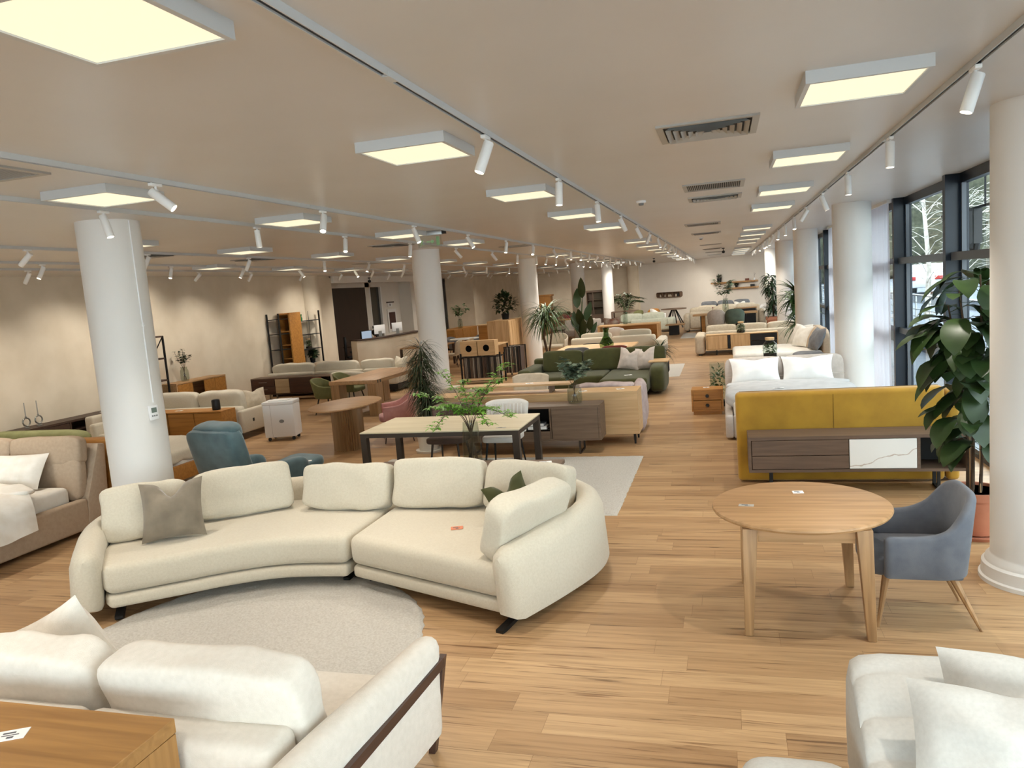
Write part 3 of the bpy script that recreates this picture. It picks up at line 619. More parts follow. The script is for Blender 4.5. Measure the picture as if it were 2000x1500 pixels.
def near_left_sofa():
    t = T('framed_sofa', 'ivory sofa with a dark wood arm frame, back to the camera at bottom left', 'sofa', (-2.8, 2.8, 0))
    t.part('seat', B().box(-4.6, -1.72, 2.5, 3.36, .22, .43, .05, 3), ivory)
    t.part('base', B().box(-4.6, -1.75, 2.42, 3.3, .1, .21, .02), ivory)
    t.part('backrest', B().box(-2.78, -1.76, 2.3, 2.52, .2, .665, .05, 3).box(-4.7, -2.8, 2.3, 2.52, .2, .665, .05, 3), ivory)
    # arm pad: flat slab bowed outwards, with a wood strip and post outside
    arm = B(); P = [(-1.665, 2.12), (-1.64, 2.5), (-1.6, 2.92), (-1.555, 3.33)]
    arm.shell(P, .14, [.12]*4, [.655]*4, [-.01, .0, .02, .03], n=6, rt=.05); t.part('arm', arm, ivory)
    wd = mat('walnut_frame', '4a3228', .4, 'wood', '38251d', 5, .03, ax='Y')
    fr = B()
    Q = catmull([(-1.585, 2.0, .44), (-1.555, 2.5, .46), (-1.51, 2.95, .48), (-1.46, 3.36, .51)], 6)
    for a, c in zip(Q, Q[1:]):
        v = []
        for p in (a, c):
            for dx, dz in ((-.012, -.025), (.014, -.025), (.014, .025), (-.012, .025)): v.append(fr.bm.verts.new((p.x+dx, p.y, p.z+dz)))
        for k in range(4): fr.bm.faces.new((v[k], v[(k+1) % 4], v[4+(k+1) % 4], v[4+k]))
    fr.bar((-1.56, 3.37, 0), (-1.462, 3.37, .535), .035, .045)
    t.part('arm_frame', fr, wd)
    for x, y in ((-4.5, 3.2), (-4.5, 2.5), (-1.9, 2.5)): t.part('leg', B().bar((x, y, 0), (x, y, .12), .04, .04), wd)
    t.part('back_cushion', B().soft((0, 0, .24), (1.04, .22, .48), 6.5, 13, TR(-2.24, 2.66, .43, -1, 13), .02, .14, 3), ivory)
    t.part('back_cushion', B().soft((0, 0, .24), (1.04, .22, .48), 6.5, 13, TR(-3.33, 2.68, .43, 1, 13), .02, .14, 4), ivory)
    one('scatter_pillow', 'ivory scatter pillow standing on the framed sofa at bottom left', 'pillow', B().pillow(.5, .46, .2, TR(-3.32, 3.0, .46, 12, 8, -26), .0, .09, 8), ivory, (-3.32, 3.0, .46))
    d = T('oak_console', 'oak waterfall console behind the framed sofa in the bottom left corner', 'console', (-3.0, 1.9, 0))
    con = mat('warm_oak_wood', 'a87b43', .5, 'wood', '8f6533', 3, .05); con_z = mat('warm_oak_wood_upright', 'a87b43', .5, 'wood', '8f6533', 3, .05, ax='Z')
    d.part('top', B().box(-4.2, -2.135, 1.62, 2.265, .74, .8, .003, 1), con)
    d.part('side_panel', B().box(-2.165, -2.135, 1.625, 2.26, 0, .739, .002, 1), con_z)
    d.part('side_panel', B().box(-4.2, -4.17, 1.625, 2.26, 0, .739, .002, 1), oak_z)
    d.part('back_panel', B().box(-4.16, -2.17, 2.2, 2.22, .1, .739), oak)
    price_tag(-2.72, 2.06, .8, 28, 'price tag in a clear sleeve on the oak console at bottom left', .11, .075)
near_left_sofa()
def near_right_sofa():
    t = T('channelled_sofa', 'white woven sofa with channel-stitched back in the bottom right corner', 'sofa', (1.4, 2.9, 0))
    # body as a cross-section in YZ with stitched channels, extruded along X
    prof = [(3.5, .12), (3.53, .35), (3.5, .56), (3.44, .64), (3.36, .665), (3.29, .655), (3.272, .64), (3.255, .645), (3.17, .62), (3.1, .575), (3.085, .552), (3.068, .556), (2.99, .53), (2.94, .5), (2.925, .475), (2.905, .476), (2.72, .455), (2.3, .44), (2.0, .42), (1.95, .36), (1.95, .12)]
    b = B(); x = [.455, .47, .51, .6, 1.2, 1.8, 2.35]; k = [.9, .955, .985, 1, 1, 1, 1]; rows = []
    cy, cz = 2.75, .36
    for xi, ki in zip(x, k): rows.append([b.bm.verts.new((xi, cy+(p[0]-cy)*ki, .12+(p[1]-.12)*ki)) for p in prof])
    for a, c in zip(rows, rows[1:]):
        for i in range(len(prof)-1): b.bm.faces.new((a[i], a[i+1], c[i+1], c[i]))
    b.bm.faces.new(rows[0][::-1]); bmesh.ops.recalc_face_normals(b.bm, faces=b.bm.faces[:]); b.sm = 85
    t.part('body', b, white_knit)
    t.part('seat_cushion', B().soft((1.5, 2.42, .37), (1.85, .9, .22), 7, 11), white_knit)
    for x_, y_ in ((.6, 3.4), (.6, 2.1), (2.2, 3.4), (2.2, 2.1)): t.part('leg', B().lathe([(.03, 0), (.03, .13)], 12, (x_, y_, 0)), black)
    one('scatter_pillow', 'white woven pillow at the back of the channelled sofa, partly hidden', 'pillow', B().pillow(.8, .37, .2, TR(1.15, 2.99, .48, -4, -30), .02, .05, 3, 18), white_knit, (1.16, 2.98, .48))
    one('scatter_pillow', 'white woven pillow at the front of the channelled sofa, nearest the camera', 'pillow', B().pillow(.7, .4, .22, TR(.92, 2.66, .48, -6, -36), .02, .05, 11, 18), white_knit, (.93, 2.66, .49))
    o = T('ottoman', 'white woven ottoman cut by the bottom edge beside the channelled sofa', 'ottoman', (.22, 2.6, 0))
    o.part('cushion', B().soft((.2, 2.62, .26), (.46, .82, .32), 5, 11), white_knit)
    for dx in (-.12, .12):
        for dy in (-.3, .3): o.part('leg', B().lathe([(.02, 0), (.02, .13)], 10, (.2+dx, 2.62+dy, 0)), black)
near_right_sofa()
def tapered_chair_legs(t, pts, m, r0=.016, r1=.028):
    for (x0, y0), (x1, y1), z in pts: t.part('leg', B().tube([(x0, y0, 0), (x1, y1, z)], [r0*.7, r1*.8], 10), m)
def round_table_group():
    t = T('round_table', 'round oak dining table with four tapered legs in the right foreground', 'table', (.44, 5.33, 0))
    c = (.44, 5.33, 0)
    t.part('tabletop', B().lathe([(0, .722), (.55, .722), (.575, .73), (.582, .744), (.578, .756), (.565, .763), (0, .763)], 72, c), oak)
    for sx, sy in ((-1, -1), (1, -1), (1, 1), (-1, 1)):
        p0 = (c[0]+sx*.37, c[1]+sy*.435, 0); p1 = (c[0]+sx*.34, c[1]+sy*.4, .722)
        t.part('leg', B().bar(p0, p1, 0.055, .055, .095, .095, bev=.008), oak_z)
    for a in (-1, 1):
        t.part('apron', B().box(c[0]-.29, c[0]+.29, c[1]+a*.4-.011, c[1]+a*.4+.011, .625, .7215), oak)
        t.part('apron', B().box(c[0]+a*.34-.011, c[0]+a*.34+.011, c[1]-.36, c[1]+.36, .625, .7215), oak_y)
    price_tag(.455, 5.6, .763, 4, 'white price tag near the middle of the round oak table', .075, .06)
    price_tag(.09, 5.27, .763, -6, 'clear grey price tag near the left edge of the round oak table', .1, .045, mat('grey_card', 'b6b0a6', .4))
    ch = T('upholstered_armchair', 'blue-grey suede armchair with tapered wooden legs at the round oak table', 'chair', (1.14, 5.33, 0), 90, local=True)   # faces -X
    P = [(-.285, .2), (-.29, -.02), (-.285, -.14), (-.21, -.235), (0, -.255), (.21, -.235), (.285, -.14), (.29, -.02), (.285, .2)]
    ch.part('backrest', B().shell(P, .06, [.36, .36, .36, .36, .36, .36, .36, .36, .36], [.635, .645, .7, .86, .875, .86, .7, .645, .635], [.02, .02, .03, .05, .06, .05, .03, .02, .02], n=8), bluegrey)
    ch.part('seat', B().soft((0, .03, .415), (.53, .6, .14), 6, 9), bluegrey)
    ch.part('cushion_trim', B().box(-.25, .25, -.24, .2, .33, .365, .02), bluegrey)
    for sx in (-1, 1):
        ch.part('leg', B().tube([(sx*.235, .26, 0), (sx*.215, .2, .37)], [.011, .026], 8), oak_z); ch.part('leg', B().tube([(sx*.235, -.34, 0), (sx*.2, -.17, .37)], [.011, .026], 8), oak_z)
round_table_group()
def foliage_fig(b, c, n, seed, L=(.2, .34)):
    rnd = random.Random(seed)
    for k in range(n):
        z = c[2]+rnd.uniform(0, 1)**.85*c[3]; a = rnd.uniform(0, 6.28); r = rnd.uniform(.03, .16)*(1 if z < c[2]+c[3]*.85 else .6)
        p = (c[0]+math.cos(a)*r, c[1]+math.sin(a)*r, z); l = rnd.uniform(*L)
        b.leaf(p, (math.cos(a), math.sin(a), rnd.uniform(.1, 1.1)), l, l*.62, rnd.uniform(.6, 1.7), .12, 7, .62)
def fig_tree():
    x, y = 1.98, 7.0
    t = T('fiddle_leaf_fig', 'tall fiddle-leaf fig in a terracotta pot beside the right edge column', 'plant', (x, y, 0))
    t.part('pot', B().lathe([(0, .03), (.165, .03), (.175, .05), (.205, .3), (.205, .335), (.225, .335), (.225, .4), (.205, .4), (.205, .37), (0, .37)], 40, (x, y, 0)), terracotta)
    t.part('saucer', B().lathe([(0, 0), (.22, 0), (.24, .03), (.225, .03), (.2, .02), (0, .02)], 40, (x, y, 0)), terracotta)
    t.part('soil', B().lathe([(0, .376), (.2, .376)], 24, (x, y, 0)), soil)
    st = B(); rnd = random.Random(5); tops = []
    for k in range(5):
        a = k*1.26+.3; p = [(x+.05*math.cos(a), y+.05*math.sin(a), .37), (x+.06*math.cos(a)+.01, y+.07*math.sin(a), .9), (x+.1*math.cos(a)-.03, y+.1*math.sin(a), 1.4+.1*k), (x+.13*math.cos(a)-.06, y+.12*math.sin(a), 1.72+.12*k)]
        st.tube(p, [.014, .012, .01, .006], 6); tops.append(p)
    t.part('stem', st, bark)
    t.part('support_cane', B().tube([(x+.03, y-.05, .37), (x+.02, y-.04, 1.5)], .006, 6).tube([(x-.04, y-.03, .37), (x-.05, y-.02, 1.35)], .006, 6), pale_oak_z)
    b = B(); rnd = random.Random(12)
    for p in tops:
        Q = catmull(p, 8)
        for i, q in enumerate(Q):
            if q.z < .55 or rnd.random() < (.55 if q.z < 1.05 else .3): continue
            for m in range(1 if q.z < 1 else 2):
                a = rnd.uniform(0, 6.28); 
                if rnd.random() < .5: a = rnd.uniform(2.2, 5.2)
                l = rnd.uniform(.24, .42); d = Vector((math.cos(a), math.sin(a), rnd.uniform(-.1, .8)))
                s0 = q; s1 = q+d.normalized()*.1
                b.tube([s0, s1], .003, 4)
                b.leaf(s1, d, l, l*rnd.uniform(.46, .58), rnd.uniform(.9, 3.2), rnd.uniform(.05, .3), 8, 1.12)
    b.sm = 70
    for v in b.bm.verts: v.co += noise.noise_vector(v.co*14)*.007
    t.part('foliage', b, leaf_fig)
fig_tree()
def mustard_bed():
    t = T('mustard_bed', 'mustard velvet bed, its tall headboard turned towards the camera', 'bed', (1.2, 8.9, 0))
    t.part('headboard', B().box(.075, 2.19, 8.7, 8.88, .012, 1.025, .05, 4).box(2.2, 2.33, 8.7, 8.93, .012, .985, .045, 4), mustard)
    t.part('seam', B().box(1.095, 1.1, 8.697, 8.702, .1, .985).box(.12, 2.15, 8.83, 8.85, 1.02, 1.027), mat('mustard_piping', '6d5110', .8))
    t.part('base', B().box(.15, 2.25, 8.9, 10.75, .08, .3, .03), mustard)
    t.part('mattress', B().box(.2, 2.2, 8.92, 10.7, .3, .42, .05, 3), linen)
    for x in (.2, 2.2):
        for y in (8.95, 10.6): t.part('leg', B().box(x-.03, x+.03, y-.03, y+.03, 0, .085), black)
    s = T('media_unit', 'grey-brown media unit with a white marble front below the mustard headboard', 'sideboard', (1.25, 8.5, 0))
    y0, y1, z0, z1, x0, x1 = 8.24, 8.66, .23, .615, .185, 2.31
    s.part('body', B().box(x0, x1, y0, y1, z1-.035, z1).box(x0, x1, y0, y1, z0, z0+.03).box(x0, x0+.03, y0, y1, z0+.03, z1-.035).box(x1-.03, x1, y0, y1, z0+.03, z1-.035).box(x0+.03, x1-.03, y1-.02, y1, z0+.03, z1-.035).box(1.82, 1.85, y0+.01, y1-.02, z0+.03, z1-.035), walnut, smooth=False)
    s.part('drawer', B().box(x0+.036, 1.178, y0+.006, y0+.03, .412, .575, .002, 1), walnut); s.part('drawer', B().box(x0+.036, 1.178, y0+.006, y0+.03, .265, .406, .002, 1), walnut)
    s.part('door', B().box(1.185, 1.815, y0+.002, y0+.028, .265, .575, .002, 1), marble, label='white marble door with a brown vein')
    s.part('niche', B().box(1.86, 2.27, y1-.05, y1-.025, .265, .575), black_in)
    for x in (.42, 2.05):
        s.part('leg', B().box(x-.015, x+.015, y0+.16, y0+.19, 0, z0).box(x-.015, x+.015, y1-.09, y1-.06, 0, z0).box(x-.015, x+.015, y0+.16, y1-.06, 0, .02), black)
    price_tag(.66, 8.46, .61, 5, 'white price tag on top of the media unit with the marble front', .14, .1)
mustard_bed()
# ------------------------------------------------------------------ reusable furniture makers
def case(t, x0, x1, y0, y1, z0, z1, m, w=.025, top=None, side=None):
    """open box carcass, front at y0"""
    t.part('top', B().box(x0, x1, y0, y1, z1-w, z1, .002, 1), top or m)
    t.part('side_panel', B().box(x0, x0+w, y0, y1, z0, z1-w), side or m, smooth=False); t.part('side_panel', B().box(x1-w, x1, y0, y1, z0, z1-w), side or m, smooth=False)
    t.part('bottom', B().box(x0+w, x1-w, y0, y1, z0, z0+w), m, smooth=False); t.part('back', B().box(x0+w, x1-w, y1-.015, y1, z0+w, z1-w), m, smooth=False)
def front(t, kind, x0, x1, y, z0, z1, m, handle=None, label=None, g=.003):
    d = t.part(kind, B().box(x0+g, x1-g, y-.004, y+.016, z0+g, z1-g, .002, 1), m, label=label)
    if handle == 'bar': t.part('handle', B().box((x0+x1)/2-.12, (x0+x1)/2+.12, y-.03, y-.02, z1-.08, z1-.07).box((x0+x1)/2-.11, (x0+x1)/2-.1, y-.022, y-.003, z1-.08, z1-.07).box((x0+x1)/2+.1, (x0+x1)/2+.11, y-.022, y-.003, z1-.08, z1-.07), steel, d)
    if handle == 'knob': t.part('knob', B().lathe([(0, .03), (.026, .03), (.03, .02), (.012, .004), (.012, 0)], 16, M=TR((x0+x1)/2, y-.004, (z0+z1)/2, 0, 90)), black, d)
    return d
def legs4(t, x0, x1, y0, y1, h, m, a=.03, i=.05):
    for x in (x0+i, x1-i):
        for y in (y0+i, y1-i): t.part('leg', B().bar((x, y, 0), (x, y, h), a, a), m)
def slab_table(name, lab, x0, x1, y0, y1, h, m, lm, th=.035, lw=.07, inset=.0, mo=None):
    t = T(name, lab, 'table', ((x0+x1)/2, (y0+y1)/2, 0))
    t.part('tabletop', B().box(x0, x1, y0, y1, h-th, h, .004, 1), m)
    for x in (x0+inset+lw/2, x1-inset-lw/2):
        for y in (y0+inset+lw/2, y1-inset-lw/2): t.part('leg', B().bar((x, y, 0), (x, y, h-th), lw, lw), lm)
    return t
def tub_chair(name, lab, x, y, rz, m, lm, w=.56, d=.54, sh=.45, ah=.64, bh=.82, group=None, fl=.05, legs='taper', seat_m=None, lean=.08):
    """upholstered chair facing +Y before turning by rz"""
    t = T(name, lab, 'chair', (x, y, 0), rz, group, local=True); a = w/2-.03; b = d/2
    P = [(-a, b-.08), (-a-.01, -.04), (-a*.93, -b*.62), (-a*.6, -b+.03), (0, -b), (a*.6, -b+.03), (a*.93, -b*.62), (a+.01, -.04), (a, b-.08)]
    t.part('backrest', B().shell(P, .05, [sh-.08]*9, [ah-.02, ah, ah+(bh-ah)*.45, bh-.02, bh, bh-.02, ah+(bh-ah)*.45, ah, ah-.02], [.02, .03, .05, lean, lean, lean, .05, .03, .02], n=5), m)
    t.part('seat', B().soft((0, .02, sh-.05), (w-.07, d-.02, .12), 5, 7), seat_m or m)
    for sx in (-1, 1):
        for sy in (-1, 1): t.part('leg', B().tube([(sx*(a-.03+fl), sy*(b-.08)+sy*fl*.6, 0), (sx*(a-.06), sy*(b-.12), sh-.1)], [.009, .017], 8), lm)
    return t
def back_chair(name, lab, x, y, rz, m, lm, w=.48, bh=.88, sh=.47, ribs=False, group=None):
    """dining chair without arms facing +Y before turning"""
    t = T(name, lab, 'chair', (x, y, 0), rz, group, local=True)
    P = [(-w/2+.01, -.19), (-w*.3, -.23), (0, -.245), (w*.3, -.23), (w/2-.01, -.19)]
    bk = t.part('backrest', B().shell(P, .06, [sh-.02]*5, [bh-.03, bh, bh, bh, bh-.03], [.1]*5, n=6), m)
    if ribs:
        b = B()
        for k in range(9):
            u = -.2+.05*k; b.tube([(u*w/.48, -.21+abs(u)*.12, sh+.06), (u*w/.48*1.02, -.255+abs(u)*.12, bh-.05)], [.012, .012], 6)
        t.part('channel_stitching', b, m, bk)
    t.part('seat', B().soft((0, .01, sh-.045), (w, .48, .09), 6, 7), m)
    for sx in (-1, 1):
        t.part('leg', B().tube([(sx*.22, .23, 0), (sx*.18, .17, sh-.08)], [.01, .018], 8), lm); t.part('leg', B().tube([(sx*.22, -.25, 0), (sx*.18, -.17, sh-.08)], [.01, .018], 8), lm)
    return t
def spiky(b, c, n, L, w, seed, droop=1.2, up=(-.2, 1.4), r=.02, seg=6):
    rnd = random.Random(seed)
    for k in range(n):
        a = rnd.uniform(0, 6.28); l = L*rnd.uniform(.7, 1.1)
        b.leaf((c[0]+r*math.cos(a), c[1]+r*math.sin(a), c[2]+rnd.uniform(-.04, .04)), (math.cos(a), math.sin(a), rnd.uniform(*up)), l, w, droop*rnd.uniform(.5, 1.3), .3, seg, .45)
def bush(b, c, r, n, L, w, seed, sq=1., zmin=None):
    rnd = random.Random(seed)
    for k in range(n):
        v = Vector((rnd.gauss(0, 1), rnd.gauss(0, 1), rnd.gauss(0, 1))).normalized()*rnd.uniform(.35, 1)**.6
        p = Vector(c)+Vector((v.x*r, v.y*r, v.z*r*sq))
        d = Vector((v.x+rnd.uniform(-.5, .5), v.y+rnd.uniform(-.5, .5), v.z*.5+rnd.uniform(-.1, .7)))
        b.leaf(p, d, L*rnd.uniform(.7, 1.2), w, rnd.uniform(.2, 1), .2, 3, .7)
def vase_plant(lab, x, y, z, h, r, top, lm, seed, n=120, L=.05, w=.035, gm=None, vase='glass_vase', cat='vase', spread=.14):
    """glass vase holding leafy stems"""
    t = T(vase, lab, cat, (x, y, z))
    t.part('vase', B().lathe([(0, .0), (r*.85, 0), (r, h*.2), (r*.95, h*.75), (r*.7, h*.88), (r*.78, h), (r*.74, h), (r*.66, h*.88), (r*.9, h*.75), (r*.94, h*.2), (r*.8, .01), (0, .01)], 24, (x, y, z)), gm or gls_v)
    rnd = random.Random(seed); st = B(); fo = B()
    for k in range(7):
        a = rnd.uniform(0, 6.28); s = rnd.uniform(.3, 1)*spread; e = (x+math.cos(a)*s*1.3, y+math.sin(a)*s*1.3, z+h+top*rnd.uniform(.55, .95))
        q = catmull([(x-math.cos(a)*r*.4, y-math.sin(a)*r*.4, z+.02), (x+math.cos(a)*r*.3, y+math.sin(a)*r*.3, z+h), (x+math.cos(a)*s*.8, y+math.sin(a)*s*.8, z+h+top*.4), e], 5)
        st.tube(q, .003, 4)
        for i in range(n//7):
            p = q[rnd.randint(8, len(q)-1)]; a2 = rnd.uniform(0, 6.28)
            fo.leaf(p, (math.cos(a2), math.sin(a2), rnd.uniform(-.2, .8)), L*rnd.uniform(.7, 1.2), w, .4, .15, 3, .7)
    t.part('stem', st, bark); t.part('foliage', fo, lm)
    return t
def jar(lab, x, y, z, h, r, seed, lidm=None):
    """corked terrarium jar"""
    t = T('terrarium_jar', lab, 'terrarium', (x, y, z))
    t.part('glass', B().lathe([(0, .004), (r*.95, 0), (r, h*.08), (r, h*.66), (r*.62, h*.8), (r*.62, h*.9), (r*.56, h*.9), (r*.56, h*.8), (r*.93, h*.65), (r*.93, h*.08), (0, .012)], 24, (x, y, z)), gls)
    t.part('soil', B().lathe([(0, .014), (r*.9, .014), (r*.9, h*.22), (0, h*.26)], 18, (x, y, z)), soil)
    b = B(); bush(b, (x, y, z+h*.45), r*.72, 110, r*.5, r*.3, seed, 1.0); t.part('moss_plants', b, leaf_md)
    t.part('lid', B().lathe([(0, h*.86), (r*.6, h*.86), (r*.66, h*.92), (r*.66, h), (0, h)], 20, (x, y, z)), lidm or pale_oak)
# ------------------------------------------------------------------ left middle ground
def taupe_bed():
    t = T('upholstered_bed', 'taupe upholstered bed with white bedding at the left edge', 'bed', (-8.1, 5.8, 0))
    t.part('side_rail', B().box(-7.17, -7.05, 4.5, 6.66, .05, .4, .03, 3), taupe); t.part('side_rail', B().box(-9.15, -9.03, 4.5, 6.66, .05, .4, .03, 3), taupe); t.part('side_rail', B().box(-9.03, -7.17, 4.5, 4.62, .05, .4, .03, 3), taupe)
    hf = B().prism([(6.62, .05), (6.92, .05), (7.0, .97), (6.9, .99), (6.66, .4)], 0, 2.12, .02, 2, Matrix.Translation((-9.16, 0, 0)) @ Matrix(((0, 0, 1, 0), (1, 0, 0, 0), (0, 1, 0, 0), (0, 0, 0, 1))))
    t.part('headboard_frame', hf, taupe)
    for x0, x1 in ((-9.12, -8.13), (-8.12, -7.1)):
        b = B(); b.soft(((x0+x1)/2, 0, .2), (x1-x0, .17, .34), 6, 11, TR(0, 6.72, .74, 0, -7), .008, .05, x1); b.soft(((x0+x1)/2, 0, .25), (x1-x0, .14, .5), 7, 9, TR(0, 6.66, .37, 0, -7), .008, .05, x0)
        t.part('head_cushion', b, taupe)
    t.part('mattress', B().box(-9.0, -7.2, 4.65, 6.58, .3, .56, .06, 4), linen)
    d = B(); bm = bmesh.new(); ny = 34; g = []
    prof = catmull([(-9.15, 0, .61), (-8.3, 0, .64), (-7.5, 0, .64), (-7.2, 0, .615), (-7.06, 0, .55), (-7.0, 0, .45), (-6.985, 0, .36), (-6.97, 0, .27)], 5)
    for j in range(ny+1):
        y0 = 4.42+1.66*j/ny; row = []
        for i, p in enumerate(prof):
            hang = max(0, (p.x+7.2)/.23); q = noise.noise(Vector((p.x*2.4, y0*2.4, 3))); w_ = noise.noise(Vector((y0*4, 1.7, 0)))
            row.append(bm.verts.new((p.x+.035*w_*hang+.01*q, y0+.06*math.sin(p.x*3)*(j/ny)-.22*hang*(j/ny)*(.6+.4*w_), p.z+.028*q*(1-hang)+hang*.05*noise.noise(Vector((y0*2.2, 5, 0))))))
        g.append(row)
    for j in range(ny):
        for i in range(len(prof)-1): bm.faces.new((g[j][i], g[j][i+1], g[j+1][i+1], g[j+1][i]))
    bmesh.ops.recalc_face_normals(bm, faces=bm.faces[:]); bmesh.ops.solidify(bm, geom=bm.faces[:], thickness=-.035); d._add(bm)
    d.soft((-8.15, 6.02, .66), (2.1, .36, .11), 3, 11, TR(0, 0, 0), .03, 0, 4); d.sm = 75
    one('duvet', 'crumpled white duvet spread over the taupe bed at the left edge', 'duvet', d, linen, (-8.2, 5.3, .6))
    one('bed_pillow', 'white pillow leaning on the taupe headboard, right one of the pair', 'pillow', B().pillow(.68, .44, .2, TR(-7.78, 6.34, .58, 8, -35), 0, .05, 3), linen, (-7.78, 6.34, .58), 'pillows on the taupe bed')
    one('bed_pillow', 'white pillow cut by the left edge on the taupe bed', 'pillow', B().pillow(.68, .44, .2, TR(-8.55, 6.3, .58, -4, -40), 0, .05, 5), linen, (-8.55, 6.3, .58), 'pillows on the taupe bed')
taupe_bed()
def oak_bed():
    t = T('oak_bed', 'oak bed with cream duvet behind the nearest left column', 'bed', (-8.0, 8.3, 0))
    t.part('headboard', B().box(-9.1, -6.86, 7.03, 7.24, 0, 1.0, .006, 2), gold_oak)
    t.part('side_rail', B().box(-7.13, -7.06, 7.24, 9.35, .2, .4, .008, 2), gold_oak); t.part('side_rail', B().box(-9.02, -8.95, 7.24, 9.35, .2, .4, .008, 2), gold_oak); t.part('footboard', B().box(-9.02, -7.06, 9.35, 9.42, .2, .42, .008, 2), gold_oak)
    for x in (-8.95, -7.15): t.part('leg', B().box(x-.04, x+.04, 9.25, 9.33, 0, .2), gold_oak)
    t.part('mattress', B().box(-8.93, -7.15, 7.26, 9.33, .25, .52, .05, 3), linen)
    t.part('duvet', B().soft((-8.04, 8.35, .5), (1.84, 2.0, .26), 4.5, 13, None, .035, 0, 6), cream)
oak_bed()
def recliner():
    t = T('recliner', 'teal velvet recliner with raised footrest, back to the camera', 'recliner', (-5.42, 7.5, 0), -14, local=True)   # faces +Y
    t.part('backrest', B().soft((0, 0, .37), (.76, .22, .78), 8, 9, TR(0, -.34, .36, 0, 14), .006, .15), teal)
    t.part('headrest', B().soft((0, 0, 0), (.7, .24, .2), 3.2, 9, TR(0, -.45, 1.06, 0, 14), .012), teal)
    t.part('seat', B().soft((0, .12, .36), (.6, .72, .24), 5, 9), teal)
    for s in (-1, 1): t.part('armrest', B().soft((s*.37, .08, .38), (.17, .8, .46), 4.5, 9), teal)
    t.part('footrest', B().soft((0, .72, .34), (.56, .5, .15), 4.5, 9, TR(0, 0, 0, 0, 6)), teal)
    t.part('base', B().box(-.36, .36, -.3, .45, .06, .24, .02), teal); t.part('footrest_arm', B().tube([(-.2, .35, .2), (-.2, .7, .3)], .012, 6).tube([(.2, .35, .2), (.2, .7, .3)], .012, 6), black)
    for x in (-.3, .3):
        for y in (-.25, .4): t.part('foot', B().lathe([(.025, 0), (.025, .07)], 10, (x, y, 0)), black)
    price_tag(-5.0, 7.98, .49, 30, 'small white price tag on the teal recliner', .1, .06)
recliner()
def column_bits():
    b = B(); cx, cy, r = -5.93, 6.32, .3
    def on(a, z, k=1.0): return (cx+r*k*math.cos(R(a)), cy+r*k*math.sin(R(a)), z)
    p = [on(-8, z) for z in (3.35, 2.7, 2.35)]+[on(-7, 2.3, 1.01)]+[on(-8, z) for z in (2.25, 1.8, 1.52)]
    one('cable_conduit', 'thin white cable running down the nearest left column to the thermostat', 'cable', b.tube(p, .007, 6).tube([on(-9, 2.31), on(-6, 2.31)], .016, 8), white_p, on(-8, 1.5))
    t = T('thermostat', 'white wall thermostat with a small display on the nearest left column', 'thermostat', on(-12, 1.42), 78, local=True)
    t.part('housing', B().box(-.05, .05, -.022, .006, -.075, .075, .006), white_p)
    t.part('display', B().box(-.03, .03, -.0235, -.021, .0, .05), mat('lcd_grey', '6d7a72', .3))
    t.part('button', B().box(-.032, -.015, -.0235, -.021, -.04, -.025).box(-.008, .008, -.0235, -.021, -.04, -.025).box(.015, .032, -.0235, -.021, -.04, -.025), mat('sensor_grey', '7b7b7b'))
column_bits()
